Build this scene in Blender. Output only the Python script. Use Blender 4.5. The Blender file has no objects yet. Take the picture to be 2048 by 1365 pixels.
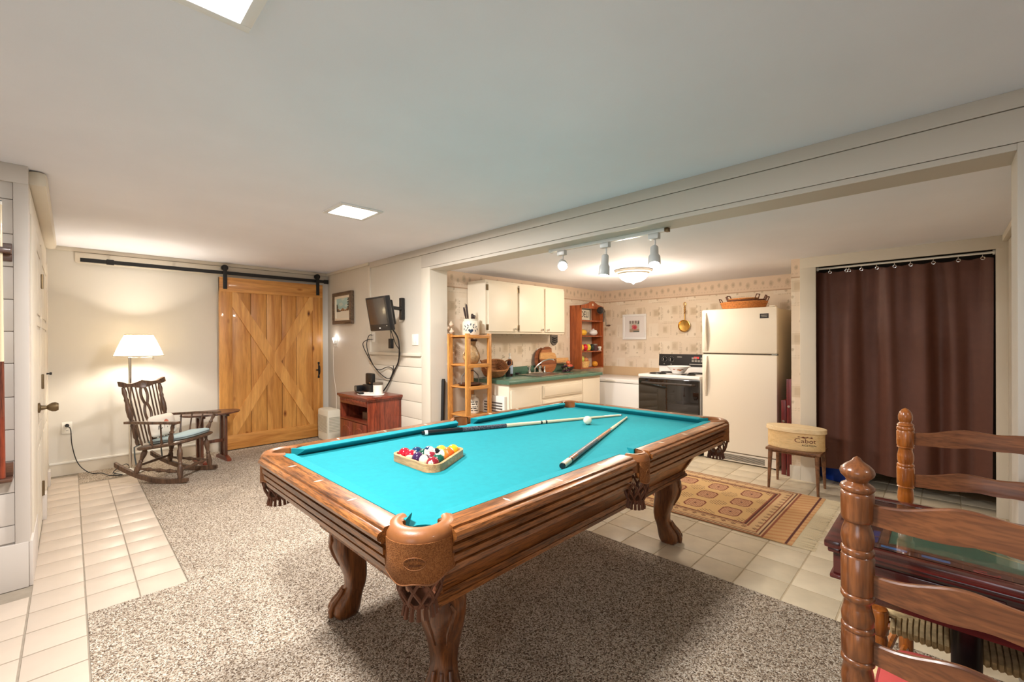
import bpy, bmesh, math, random
import numpy as np
from mathutils import Matrix, Vector

random.seed(7)
rng = np.random.default_rng(7)
SC = bpy.context.scene
COL = SC.collection
PI = math.pi

# ------------------------------------------------------------------ camera
F_PX, CAM_H = 875.0, 1.33
th, ro, pt = math.atan2(884, 875), math.atan2(8, 1750), math.atan2(1.5, 875)
V0 = Vector((math.sin(th), math.cos(th), 0)); R0 = Vector((math.cos(th), -math.sin(th), 0)); U0 = Vector((0, 0, 1))
Vf = V0 * math.cos(pt) - U0 * math.sin(pt); U1 = U0 * math.cos(pt) + V0 * math.sin(pt)
Rr = R0 * math.cos(ro) - U1 * math.sin(ro); Uu = U1 * math.cos(ro) + R0 * math.sin(ro)
cd = bpy.data.cameras.new('camera'); cam = bpy.data.objects.new('camera', cd); COL.objects.link(cam)
cd.sensor_width = 36; cd.lens = F_PX / 2048 * 36; cd.clip_start = 0.02
cam.matrix_world = Matrix(((Rr.x, Uu.x, -Vf.x, 0), (Rr.y, Uu.y, -Vf.y, 0), (Rr.z, Uu.z, -Vf.z, CAM_H), (0, 0, 0, 1)))
SC.camera = cam

# ------------------------------------------------------------------ world, exposure, main lights
w = bpy.data.worlds.new('world'); SC.world = w; w.use_nodes = True
w.node_tree.nodes['Background'].inputs[0].default_value = (0.9, 0.95, 1, 1)
w.node_tree.nodes['Background'].inputs[1].default_value = 0.05
SC.view_settings.view_transform = 'Standard'; SC.view_settings.look = 'None'
SC.view_settings.gamma = 1; SC.view_settings.use_curve_mapping = False
SC.view_settings.exposure = 0.55
PANEL_W, DOME_W, LAMP_W, SPOT_W = 54.0, 26.0, 42.0, 20.0
PANEL_COL, WARM = (1, 0.965, 0.935), (1, 0.84, 0.66)
def light(name, kind, loc, watts, color, **kw):
    d = bpy.data.lights.new(name, kind); d.energy = watts; d.color = color
    for k, v in kw.items(): setattr(d, k, v)
    o = bpy.data.objects.new(name, d); o.location = loc; COL.objects.link(o)
    return o
PANELS = [(0.231, 1.363), (1.475, 3.11), (0.9, -1.6)]   # the ceiling's flush LED panels (the last is added as dim fill, unseen behind the camera)
for px_, py_, k_ in zip(*zip(*PANELS), (1.0, 1.0, 0.15)):
    light('panel_light', 'AREA', (px_, py_, 2.272), PANEL_W*k_, PANEL_COL, shape='SQUARE', size=0.25)

# ------------------------------------------------------------------ helpers
def lin(c):
    c = c / 255.0
    return c / 12.92 if c <= 0.04045 else ((c + 0.055) / 1.055) ** 2.4
def rgb(r, g, b): return (lin(r), lin(g), lin(b), 1.0)

class MB:
    """collects shapes; build() links them as one mesh object"""
    def __init__(s): s.bm = bmesh.new()
    def _m(s, vs, M):
        if M is not None: bmesh.ops.transform(s.bm, matrix=M, verts=vs)
    def box(s, x0, x1, y0, y1, z0, z1, bev=0, M=None):
        g = bmesh.ops.create_cube(s.bm, size=1)['verts']
        bmesh.ops.transform(s.bm, matrix=Matrix.Translation(((x0+x1)/2, (y0+y1)/2, (z0+z1)/2)) @ Matrix.Diagonal((abs(x1-x0), abs(y1-y0), abs(z1-z0), 1)), verts=g)
        if bev:
            es = list({e for v in g for e in v.link_edges})
            r = bmesh.ops.bevel(s.bm, geom=es, offset=bev, segments=2, profile=0.6, affect='EDGES')
            g = list({v for f in r['faces'] for v in f.verts} | {v for v in g if v.is_valid})
        s._m(g, M); return s
    def loft(s, rings, cap=True, closed=True):
        """rings: list of equal-length lists of points"""
        vr = [[s.bm.verts.new(p) for p in r] for r in rings]
        n = len(vr[0])
        for a, b in zip(vr, vr[1:]):
            for i in range(n if closed else n - 1):
                j = (i + 1) % n
                try: s.bm.faces.new((a[i], a[j], b[j], b[i]))
                except ValueError: pass
        if cap and closed:
            for r in (vr[0][::-1], vr[-1]):
                try: s.bm.faces.new(r)
                except ValueError: pass
        return s
    def lathe(s, prof, c=(0, 0, 0), n=16, M=None, sx=1, sy=1):
        """prof: list of (radius, z)"""
        R = []
        for r, z in prof:
            ring = [Vector((c[0] + sx*max(r, 1e-4)*math.cos(2*PI*i/n), c[1] + sy*max(r, 1e-4)*math.sin(2*PI*i/n), c[2] + z)) for i in range(n)]
            if M is not None: ring = [M @ p for p in ring]
            R.append(ring)
        return s.loft(R)
    def turned(s, p, q, prof, n=12):
        """prof: list of (t 0..1, radius) along p->q"""
        p, q = Vector(p), Vector(q); d = q - p; L = d.length
        M = Matrix.Translation(p) @ d.to_track_quat('Z', 'Y').to_matrix().to_4x4()
        return s.lathe([(r, t*L) for t, r in prof], n=n, M=M)
    def cyl(s, p, q, r, r1=None, n=14): return s.turned(p, q, [(0, r), (1, r if r1 is None else r1)], n)
    def tube(s, pts, r, n=8, closed=False):
        pts = [Vector(p) for p in pts]; R = []; N = len(pts); prev = None
        for i, p in enumerate(pts):
            a = pts[(i-1) % N] if closed or i else p
            b = pts[(i+1) % N] if closed or i < N-1 else p
            d = (b - a).normalized()
            if prev is None:
                u = d.orthogonal().normalized()
            else:
                u = prev - d * prev.dot(d)
                u = u.normalized() if u.length > 1e-6 else d.orthogonal().normalized()
            prev = u; v = d.cross(u)
            rr = r[i] if isinstance(r, (list, tuple)) else r
            R.append([p + (u*math.cos(2*PI*k/n) + v*math.sin(2*PI*k/n))*rr for k in range(n)])
        if closed: R.append(R[0])
        return s.loft(R, cap=not closed)
    def prism(s, poly, fn, d0, d1):
        """poly of (a,b); fn(a,b,d)->point; extruded from d0 to d1"""
        A = [s.bm.verts.new(fn(a, b, d0)) for a, b in poly]; B = [s.bm.verts.new(fn(a, b, d1)) for a, b in poly]
        n = len(poly)
        for i in range(n): s.bm.faces.new((A[i], A[(i+1) % n], B[(i+1) % n], B[i]))
        s.bm.faces.new(A[::-1]); s.bm.faces.new(B); return s
    def sphere(s, c, r, n=16, sc=(1, 1, 1), M=None):
        g = bmesh.ops.create_uvsphere(s.bm, u_segments=n, v_segments=max(6, n*2//3), radius=1)['verts']
        bmesh.ops.transform(s.bm, matrix=Matrix.Translation(c) @ Matrix.Diagonal((r*sc[0], r*sc[1], r*sc[2], 1)), verts=g)
        s._m(g, M); return s
    def xf(s, M): bmesh.ops.transform(s.bm, matrix=M, verts=s.bm.verts[:]); return s
    def mesh(s, name, mat, ang=0.6):
        bmesh.ops.recalc_face_normals(s.bm, faces=s.bm.faces[:])
        me = bpy.data.meshes.new(name); s.bm.to_mesh(me); s.bm.free()
        if ang:
            me.shade_smooth(); me.set_sharp_from_angle(angle=ang)
        if mat is not None: me.materials.append(mat)
        return me
    def build(s, name, mat, parent=None, ang=0.6):
        return link(name, s.mesh(name, mat, ang), parent)

def link(name, me, parent=None):
    o = bpy.data.objects.new(name, me); COL.objects.link(o)
    if parent is not None: o.parent = parent
    return o
def tag(o, label, cat, group=None):
    o['label'] = label; o['category'] = cat
    if group: o['group'] = group
    return o
def T(name, label, cat, loc=(0, 0, 0), rz=0, group=None):
    o = bpy.data.objects.new(name, None); o.empty_display_size = 0.05; COL.objects.link(o)
    o.location = loc; o.rotation_euler = (0, 0, rz); return tag(o, label, cat, group)
def struct(o): o['kind'] = 'structure'; return o
def sbox(name, mat, *a, bev=0, parent=None):
    o = MB().box(*a, bev=bev).build(name, mat, parent)
    return o if parent is not None else struct(o)
def pbox(name, mat, parent, *a, bev=0): return MB().box(*a, bev=bev).build(name, mat, parent)
def text_mesh(s, size, mat, name='lettering', thick=0.0008, fn=None, parent=None):
    cu = bpy.data.curves.new('t', 'FONT'); cu.body = s; cu.size = size; cu.align_x = 'CENTER'; cu.align_y = 'CENTER'; cu.extrude = thick; cu.resolution_u = 3
    ob = bpy.data.objects.new('t', cu); me = bpy.data.meshes.new_from_object(ob)
    bpy.data.objects.remove(ob); bpy.data.curves.remove(cu)
    me.name = name; me.materials.clear(); me.materials.append(mat)
    if fn:
        for v in me.vertices: v.co = fn(*v.co)
    return link(name, me, parent)

# ------------------------------------------------------------------ materials
MATS = {}
def new_mat(key):
    m = bpy.data.materials.new(key); m.use_nodes = True; MATS[key] = m
    nt = m.node_tree; b = nt.nodes['Principled BSDF']
    return m, nt, b
def N(nt, t, **kw):
    n = nt.nodes.new(t)
    for k, v in kw.items():
        if k in n.inputs: n.inputs[k].default_value = v
        else: setattr(n, k, v)
    return n
def ramp(nt, stops, interp='LINEAR'):
    r = nt.nodes.new('ShaderNodeValToRGB'); e = r.color_ramp; e.interpolation = interp
    while len(e.elements) < len(stops): e.elements.new(0.5)
    for el, (p, c) in zip(e.elements, stops): el.position = p; el.color = c
    return r
def coords(nt, scale=(1, 1, 1), rot=(0, 0, 0)):
    tc = N(nt, 'ShaderNodeTexCoord'); mp = N(nt, 'ShaderNodeMapping')
    mp.inputs['Scale'].default_value = scale; mp.inputs['Rotation'].default_value = rot
    nt.links.new(tc.outputs['Object'], mp.inputs[0]); return mp
def bump(nt, b, src, strength=0.3, dist=0.002):
    n = N(nt, 'ShaderNodeBump'); n.inputs['Strength'].default_value = strength; n.inputs['Distance'].default_value = dist
    nt.links.new(src, n.inputs['Height']); nt.links.new(n.outputs[0], b.inputs['Normal'])
def plain(key, col, rough=0.5, metal=0.0, var=0.0, vscale=6, bmp=0, bscale=200, coat=0, emit=0, ecol=None, trans=0, ior=1.45):
    if key in MATS: return MATS[key]
    m, nt, b = new_mat(key)
    b.inputs['Base Color'].default_value = col; b.inputs['Roughness'].default_value = rough; b.inputs['Metallic'].default_value = metal
    b.inputs['Coat Weight'].default_value = coat; b.inputs['Transmission Weight'].default_value = trans; b.inputs['IOR'].default_value = ior
    if emit: b.inputs['Emission Color'].default_value = ecol or col; b.inputs['Emission Strength'].default_value = emit
    if var or bmp:
        mp = coords(nt)
        if var:
            nz = N(nt, 'ShaderNodeTexNoise'); nz.inputs['Scale'].default_value = vscale; nz.inputs['Detail'].default_value = 4
            nt.links.new(mp.outputs[0], nz.inputs[0])
            d = tuple(c*(1-var) for c in col[:3]) + (1,); l = tuple(min(1, c*(1+var)) for c in col[:3]) + (1,)
            r = ramp(nt, [(0.3, d), (0.7, l)]); nt.links.new(nz.outputs[0], r.inputs[0]); nt.links.new(r.outputs[0], b.inputs['Base Color'])
        if bmp:
            n2 = N(nt, 'ShaderNodeTexNoise'); n2.inputs['Scale'].default_value = bscale; n2.inputs['Detail'].default_value = 3
            nt.links.new(mp.outputs[0], n2.inputs[0]); bump(nt, b, n2.outputs[0], bmp, 0.002)
    return m
def wood(key, dark, light, axis='X', rough=0.35, scale=1.0, coat=0.15, knots=False, grain=0.5):
    if key in MATS: return MATS[key]
    m, nt, b = new_mat(key)
    st = {'X': (1.2, 14, 14), 'Y': (14, 1.2, 14), 'Z': (14, 14, 1.2)}[axis]
    mp = coords(nt, tuple(s*scale for s in st))
    n1 = N(nt, 'ShaderNodeTexNoise'); n1.inputs['Scale'].default_value = 1.6; n1.inputs['Detail'].default_value = 6; n1.inputs['Distortion'].default_value = 1.2
    nt.links.new(mp.outputs[0], n1.inputs[0])
    mid = tuple((a+c)/2 for a, c in zip(dark, light))
    r = ramp(nt, [(0.28, dark), (0.46, mid), (0.62, light)]); nt.links.new(n1.outputs[0], r.inputs[0])
    mp2 = coords(nt, tuple(s*scale*7 for s in st))
    n2 = N(nt, 'ShaderNodeTexNoise'); n2.inputs['Scale'].default_value = 2.0; n2.inputs['Detail'].default_value = 2
    nt.links.new(mp2.outputs[0], n2.inputs[0])
    r2 = ramp(nt, [(0.36, (1-grain, 1-grain, 1-grain, 1)), (0.55, (1, 1, 1, 1))]); nt.links.new(n2.outputs[0], r2.inputs[0])
    mx = N(nt, 'ShaderNodeMix', data_type='RGBA', blend_type='MULTIPLY'); mx.inputs[0].default_value = 1
    nt.links.new(r.outputs[0], mx.inputs[6]); nt.links.new(r2.outputs[0], mx.inputs[7])
    out = mx.outputs[2]
    if knots:
        ks = {'X': (1, 2.2, 2.2), 'Y': (2.2, 1, 2.2), 'Z': (2.2, 2.2, 1)}[axis]
        mp3 = coords(nt, tuple(k*2.3 for k in ks)); vo = N(nt, 'ShaderNodeTexVoronoi'); vo.inputs['Scale'].default_value = 1.0
        nt.links.new(mp3.outputs[0], vo.inputs[0])
        r3 = ramp(nt, [(0.035, (0.10, 0.04, 0.015, 1)), (0.075, (0.55, 0.38, 0.25, 1)), (0.13, (1, 1, 1, 1))]); nt.links.new(vo.outputs['Distance'], r3.inputs[0])
        m2 = N(nt, 'ShaderNodeMix', data_type='RGBA', blend_type='MULTIPLY'); m2.inputs[0].default_value = 1
        nt.links.new(out, m2.inputs[6]); nt.links.new(r3.outputs[0], m2.inputs[7]); out = m2.outputs[2]
    nt.links.new(out, b.inputs['Base Color']); b.inputs['Roughness'].default_value = rough; b.inputs['Coat Weight'].default_value = coat
    bump(nt, b, n2.outputs[0], 0.12, 0.001)
    return m
def speckle(key, cols, scale, rough=0.9, bmp=0.6, dist=0.004):
    if key in MATS: return MATS[key]
    m, nt, b = new_mat(key); mp = coords(nt)
    vo = N(nt, 'ShaderNodeTexVoronoi'); vo.inputs['Scale'].default_value = scale; nt.links.new(mp.outputs[0], vo.inputs[0])
    sp = N(nt, 'ShaderNodeSeparateColor'); nt.links.new(vo.outputs['Color'], sp.inputs[0])
    n = len(cols); r = ramp(nt, [(i/n, c) for i, c in enumerate(cols)], 'CONSTANT'); nt.links.new(sp.outputs[0], r.inputs[0])
    nz = N(nt, 'ShaderNodeTexNoise'); nz.inputs['Scale'].default_value = 3; nt.links.new(mp.outputs[0], nz.inputs[0])
    r2 = ramp(nt, [(0.3, (0.9, 0.9, 0.9, 1)), (0.7, (1.06, 1.06, 1.06, 1))]); nt.links.new(nz.outputs[0], r2.inputs[0])
    mx = N(nt, 'ShaderNodeMix', data_type='RGBA', blend_type='MULTIPLY'); mx.inputs[0].default_value = 1
    nt.links.new(r.outputs[0], mx.inputs[6]); nt.links.new(r2.outputs[0], mx.inputs[7]); nt.links.new(mx.outputs[2], b.inputs['Base Color'])
    b.inputs['Roughness'].default_value = rough; b.inputs['Specular IOR Level'].default_value = 0.15
    inv = N(nt, 'ShaderNodeMath', operation='SUBTRACT'); inv.inputs[0].default_value = 1; nt.links.new(vo.outputs['Distance'], inv.inputs[1])
    bump(nt, b, inv.outputs[0], bmp, dist); return m
def vcol(key, rough=0.8, bmp=0, bscale=300):
    if key in MATS: return MATS[key]
    m, nt, b = new_mat(key); a = N(nt, 'ShaderNodeVertexColor', layer_name='Col'); nt.links.new(a.outputs[0], b.inputs['Base Color'])
    b.inputs['Roughness'].default_value = rough
    if bmp:
        mp = coords(nt); n2 = N(nt, 'ShaderNodeTexNoise'); n2.inputs['Scale'].default_value = bscale
        nt.links.new(mp.outputs[0], n2.inputs[0]); bump(nt, b, n2.outputs[0], bmp, 0.003)
    return m
def printed(name, nu, nv, pos, color, mat, parent=None):
    """flat sheet of nu x nv cells; pos(U,V)->xyz arrays, color(U,V)->rgb arrays, U,V in 0..1"""
    U, W = np.meshgrid(np.linspace(0, 1, nu+1), np.linspace(0, 1, nv+1))
    P = np.stack(pos(U.ravel(), W.ravel()), 1); K = color(U.ravel(), W.ravel())
    i = np.arange((nu+1)*(nv+1)).reshape(nv+1, nu+1)
    f = np.stack([i[:-1, :-1].ravel(), i[:-1, 1:].ravel(), i[1:, 1:].ravel(), i[1:, :-1].ravel()], 1)
    me = bpy.data.meshes.new(name); me.from_pydata(P.tolist(), [], f.tolist())
    at = me.color_attributes.new('Col', 'FLOAT_COLOR', 'POINT')
    at.data.foreach_set('color', np.concatenate([K, np.ones((len(K), 1))], 1).astype(np.float32).ravel())
    me.materials.append(mat); return link(name, me, parent)
L3 = lambda r, g, b: np.array([lin(r), lin(g), lin(b)])

WALL = plain('wall_paint', rgb(208, 199, 184), 0.6, var=0.015, vscale=2, bmp=0.05, bscale=400)
TRIM = plain('trim_paint', rgb(216, 206, 189), 0.45)
TRIMW = plain('left_trim_paint', rgb(204, 195, 186), 0.45)
BEAM = plain('beam_paint', rgb(198, 189, 176), 0.5)
CEIL = plain('ceiling_paint', rgb(238, 238, 245), 0.75, var=0.02, vscale=2.5, bmp=0.15, bscale=220)
BLACK = plain('black_metal', rgb(24, 22, 21), 0.45)
BPLAST = plain('black_plastic', rgb(22, 21, 21), 0.35)
WPLAST = plain('white_plastic', rgb(238, 234, 224), 0.35)
CHROME = plain('chrome', rgb(225, 222, 215), 0.15, 1.0)
BRASS = plain('brass', rgb(214, 170, 92), 0.25, 1.0)
OLDBRASS = plain('aged_brass', rgb(120, 102, 76), 0.4, 0.9)
GLASS = plain('clear_glass', (1, 1, 1, 1), 0.03, trans=1.0)
CREAM = plain('cabinet_cream', rgb(238, 225, 203), 0.4)
FRIDGE = plain('fridge_almond', rgb(236, 224, 205), 0.35, bmp=0.12, bscale=260)
WHITE = plain('enamel_white', rgb(240, 238, 236), 0.25)
OAKX = wood('oak_x', rgb(84, 44, 18), rgb(166, 102, 50), 'X', 0.3, 1.3, 0.3, grain=0.6)
OAKY = wood('oak_y', rgb(84, 44, 18), rgb(170, 106, 50), 'Y', 0.3, 1.3, 0.3, grain=0.6)
OAKZ = wood('oak_z', rgb(78, 40, 18), rgb(148, 90, 46), 'Z', 0.3, 1.2, 0.3, grain=0.6)
PINEZ = wood('pine_z', rgb(176, 112, 48), rgb(216, 156, 82), 'Z', 0.4, 0.55, 0.1, knots=True, grain=0.12)
PINEX = wood('pine_x', rgb(176, 112, 48), rgb(216, 156, 82), 'X', 0.4, 0.55, 0.1, knots=True, grain=0.12)
WALNUT = wood('dark_walnut', rgb(58, 40, 30), rgb(112, 84, 64), 'Z', 0.4, 1.5, 0.1, grain=0.3)
CHERRY = wood('cherry', rgb(84, 32, 20), rgb(140, 62, 38), 'Z', 0.3, 1.2, 0.3, grain=0.3)
CHERRYX = wood('cherry_x', rgb(84, 32, 20), rgb(136, 60, 38), 'Y', 0.3, 1.2, 0.3, grain=0.3)
MAHOG = wood('mahogany', rgb(38, 10, 9), rgb(84, 26, 22), 'Y', 0.22, 1.2, 0.5, grain=0.2)
MAPLE = wood('antique_maple', rgb(80, 42, 24), rgb(134, 82, 48), 'Y', 0.3, 1.0, 0.35, grain=0.3)
MAPLEZ = wood('antique_maple_z', rgb(80, 40, 20), rgb(140, 84, 44), 'Z', 0.28, 1.0, 0.4, grain=0.3)
HONEYZ = wood('honey_z', rgb(178, 112, 48), rgb(218, 152, 78), 'Z', 0.4, 1.2, 0.1, grain=0.25)
HONEYX = wood('honey_x', rgb(176, 110, 48), rgb(212, 148, 76), 'X', 0.4, 1.2, 0.1, grain=0.25)
DELIW = wood('red_pine', rgb(134, 60, 26), rgb(186, 98, 48), 'Z', 0.35, 0.9, 0.2, knots=True, grain=0.2)
BOXW = wood('pale_veneer', rgb(220, 182, 124), rgb(234, 202, 148), 'Y', 0.55, 0.9, 0, grain=0.12)
BOXL = wood('pale_lid', rgb(236, 206, 156), rgb(246, 222, 180), 'Y', 0.55, 0.9, 0, grain=0.1)
STOOLW = wood('stool_walnut', rgb(92, 58, 36), rgb(140, 96, 64), 'X', 0.4, 1.2, 0.1, grain=0.25)
FELT = plain('felt', rgb(3, 134, 144), 0.95, var=0.05, vscale=40, bmp=0.25, bscale=700)
LEATHER = plain('leather', rgb(142, 88, 48), 0.38, var=0.22, vscale=18, bmp=0.12, bscale=260, coat=0.2)
LEATHERT = speckle('leather_tooled', [rgb(146, 92, 50), rgb(126, 76, 40), rgb(156, 102, 60)], 420, 0.5, 0.5, 0.002)
NETL = plain('leather_net', rgb(98, 56, 34), 0.5, var=0.15, vscale=30)
CARPET = speckle('carpet_pile', [rgb(206, 192, 174), rgb(176, 158, 138), rgb(136, 118, 100), rgb(222, 210, 194), rgb(186, 170, 150), rgb(104, 88, 74)], 190, 0.95, 0.9, 0.006)

# ------------------------------------------------------------------ the room
XL, YB, XT, ZC, ZK, YK, XK, XC, YR = -0.155, 6.27, 2.595, 2.29, 2.087, 3.81, 5.89, 4.835, -0.33
GROUT = plain('grout_grey', rgb(150, 138, 122), 0.9, var=0.1, vscale=20)
GROUT2 = plain('grout_tan', rgb(196, 178, 148), 0.9, var=0.1, vscale=20)
TILE = [plain('tile_beige%d' % i, rgb(194+d, 178+d, 161+d), 0.35, var=0.02, vscale=12) for i, d in enumerate((0, -3, 3))]
STONE = [plain('tile_stone%d' % i, rgb(222+d, 208+d, 182+d), 0.42, var=0.07, vscale=9, bmp=0.15, bscale=30) for i, d in enumerate((0, -5, 4, -9))]
floor = sbox('floor', GROUT, -2.7, 2.54, -2.7, 6.35, -0.06, -0.003)
kfloor = sbox('floor', GROUT2, 2.54, 6.0, -1.2, 6.35, -0.06, -0.002)
def tile_mesh(w, d, mats, gap, bev):
    return [MB().box(-w/2+gap/2, w/2-gap/2, -d/2+gap/2, d/2-gap/2, -0.012, 0, bev).mesh('tile', m) for m in mats]
lt = tile_mesh(0.203, 0.2125, TILE, 0.007, 0.002)
for ci, xc in enumerate((-0.254, -0.050, 0.1525, 0.354)):
    for k in range(-6, 16):
        yc = 3.195 + 0.2125*(k+0.5)
        if (ci == 0 and yc > 3.5) or (ci >= 2 and (yc < 3.0 or yc > 5.85)) or yc > 6.2: continue
        o = link('tile', random.choice(lt), floor); o.location = (xc, yc, 0)
kt = tile_mesh(0.229, 0.229, STONE, 0.007, 0.002)
for i in range(15):
    for j in range(-4, 12):
        xc, yc = 2.74 + 0.229*(i-0.5), 0.37 + 0.229*(j+0.5)
        if xc < 2.6 or (xc > 5.1 and yc > 1.1) or xc > 5.4 or (yc > 1.9 and xc > 4.3) or yc > 2.6 or yc < -0.33 and xc > 2.9: continue
        o = link('tile', random.choice(kt), kfloor); o.location = (xc, yc, 0)
# carpet with its cut-out around the tiled walk
cp = [(0.055, -2.6), (0.055, 2.985), (0.458, 2.985), (0.458, 5.80), (0.055, 5.80), (0.055, 6.26), (2.59, 6.26), (2.59, 3.7), (2.535, 3.7), (2.535, -2.6)]
o = MB().prism(cp, lambda a, b, d: (a, b, d), -0.002, 0.0005).build('carpet', CARPET, None, 0)
o['kind'] = 'stuff'; tag(o, 'beige flecked berber carpet covering the floor under the pool table', 'carpet')

sbox('ceiling', CEIL, -2.7, 2.6, -2.7, 6.37, ZC, ZC+0.1)
sbox('ceiling', CEIL, 2.79, 6.0, -1.2, 3.9, ZK, ZK+0.1)
sbox('wall_rear', WALL, -2.7, 2.7, -2.75, -2.65, 0, ZC)
sbox('wall_side', WALL, -2.75, -2.65, -2.7, 3.6, 0, ZC)
wb = sbox('wall_back', plain('back_wall_paint', rgb(216, 210, 199), 0.6, var=0.012, vscale=2), -0.3, 2.7, YB, YB+0.1, 0, ZC)
tv = sbox('wall_right', WALL, XT, 2.80, 3.73, YB, 0, ZC)
wf = sbox('wall_front_right', BEAM, XT, 2.80, -2.7, -0.2, 0, ZC)
bm_ = sbox('trim_1', BEAM, XT, 2.80, -0.2, 3.73, 2.061, ZC)
# beam fascia boards run on over the right wall
for a in ((2.579, XT, -2.6, 5.0, 2.222, ZC), (2.583, XT, -2.6, 3.885, 2.088, 2.219), (2.583, XT, -0.2, 3.73, 2.058, 2.085)):
    pbox('fascia_board', BEAM, bm_, *a, bev=0.002)
pbox('casing', TRIM, tv, 2.579, XT, 3.73, 3.885, 0, 2.085, bev=0.002)
pbox('casing', TRIM, tv, 2.575, XT, 4.985, 5.03, 1.19, 2.225, bev=0.002)
pbox('ledge', TRIM, tv, 2.560, XT, 3.89, 5.03, 1.165, 1.198, bev=0.004)
for a, b in zip((1.162, 1.045, 0.868, 0.677, 0.498, 0.315, 0.13), (1.045, 0.868, 0.677, 0.498, 0.315, 0.13, 0.0)):
    pbox('plank', TRIM, tv, 2.582, XT, 3.89, 5.03, b+0.004, a, bev=0.003)
pbox('crown', TRIM, tv, 2.565, XT, 5.0, YB, 2.255, ZC, bev=0.006)
pbox('crown', TRIM, wb, -0.15, XT, 6.245, YB, 2.25, ZC, bev=0.006)
pbox('batten', TRIM, wb, 0.04, 2.57, 6.256, YB, 2.14, 2.245, bev=0.002)
bbs = sbox('baseboard_back', TRIM, -0.15, 2.55, 6.252, YB, 0, 0.125)
pbox('cap', WPLAST, bbs, -0.15, 2.55, 6.246, 6.27, 0.115, 0.135, bev=0.004)
# right-hand end of the beam opening
pbox('casing', BEAM, wf, 2.58, XT, -0.36, -0.2, 0, 2.085, bev=0.002)

# left return wall (horizontal boards) and the corner board
wl = sbox('wall_left', TRIMW, -2.65, -0.162, 3.575, 3.67, 0, ZC)
zs = [2.29, 2.097, 1.911, 1.735, 1.56, 1.388, 1.216, 1.035, 0.86, 0.69, 0.52, 0.345, 0.25]
for a, b in zip(zs, zs[1:]):
    pbox('plank', TRIMW, wl, -0.75, -0.213, 3.563, 3.575, b+0.004, a, bev=0.003)
pbox('corner_board', TRIMW, wl, -0.212, -0.157, 3.552, 3.69, 0.24, ZC, bev=0.003)
pbox('frieze_board', TRIMW, wl, -0.75, -0.157, 3.548, 3.575, 2.19, ZC, bev=0.003)
pbox('skirting', TRIMW, wl, -0.75, -0.163, 3.548, 3.575, 0, 0.245, bev=0.003)
pbox('skirting', TRIMW, wl, -0.162, -0.147, 3.555, 4.08, 0, 0.245, bev=0.003)
# left wall with two narrow doors
wl2 = sbox('wall_left', TRIM, -0.30, -0.165, 3.67, YB, 0, ZC)
pbox('crown', TRIM, wl2, -0.165, -0.085, 3.60, 5.93, 2.20, ZC, bev=0.03)
pbox('frieze_board', TRIM, wl2, -0.165, -0.155, 3.67, 6.0, 2.06, 2.2, bev=0.003)
pbox('casing', TRIM, wl2, -0.165, -0.150, 3.70, 4.12, 0.02, 2.06, bev=0.003)
pbox('casing', TRIM, wl2, -0.165, -0.148, 4.80, 4.90, 0, 2.06, bev=0.003)
pbox('casing', TRIM, wl2, -0.165, -0.146, 5.86, 5.98, 0, 2.06, bev=0.003)
pbox('plinth_block', TRIMW, wl2, -0.165, -0.128, 4.80, 4.92, 0, 0.19, bev=0.004)
pbox('plinth_block', TRIMW, wl2, -0.165, -0.132, 5.86, 5.98, 0, 0.14, bev=0.004)
def panel_door(n, y0, y1, knob_y, knob, hinge_y=None):
    d = sbox('door_%d' % n, TRIM, -0.165, -0.157, y0, y1, 0.012, 2.04)
    ym = (y0+y1)/2
    for a, b in ((0.10, 0.62), (0.78, 1.42), (1.52, 1.92)):
        for p, q in ((y0+0.09, ym-0.03), (ym+0.03, y1-0.09)):
            pbox('panel', TRIM, d, -0.157, -0.149, p, q, a, b, bev=0.006)
    for a, b in ((0.012, 0.09), (0.64, 0.76), (1.44, 1.5), (1.94, 2.04)):
        pbox('door_rail', TRIM, d, -0.157, -0.150, y0, y1, a, b, bev=0.002)
    for p, q in ((y0, y0+0.08), (y1-0.08, y1)):
        pbox('stile', TRIM, d, -0.157, -0.1495, p, q, 0.012, 2.04, bev=0.002)
    if knob:
        MB().turned((-0.15, knob_y, 0.90), (-0.055, knob_y, 0.90), [(0, 0.032), (0.10, 0.034), (0.16, 0.016), (0.42, 0.012), (0.52, 0.02), (0.68, 0.030), (0.86, 0.031), (1, 0.022)], 16).build('door_knob', OLDBRASS, d)
    else:
        MB().turned((-0.15, knob_y, 1.05), (-0.115, knob_y, 1.05), [(0, 0.008), (0.5, 0.006), (0.6, 0.013), (1, 0.011)], 12).build('pull_knob', BLACK, d)
    if hinge_y:
        for hz in (0.20, 0.99, 1.73):
            h = MB().box(-0.15, -0.143, hinge_y-0.035, hinge_y+0.035, hz, hz+0.10, 0.002)
            h.cyl((-0.143, hinge_y, hz-0.004), (-0.143, hinge_y, hz+0.104), 0.007, n=8).build('hinge', OLDBRASS, d)
panel_door(1, 4.12, 4.80, 4.22, True, 4.75)
panel_door(2, 4.90, 5.86, 5.70, False)

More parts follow.
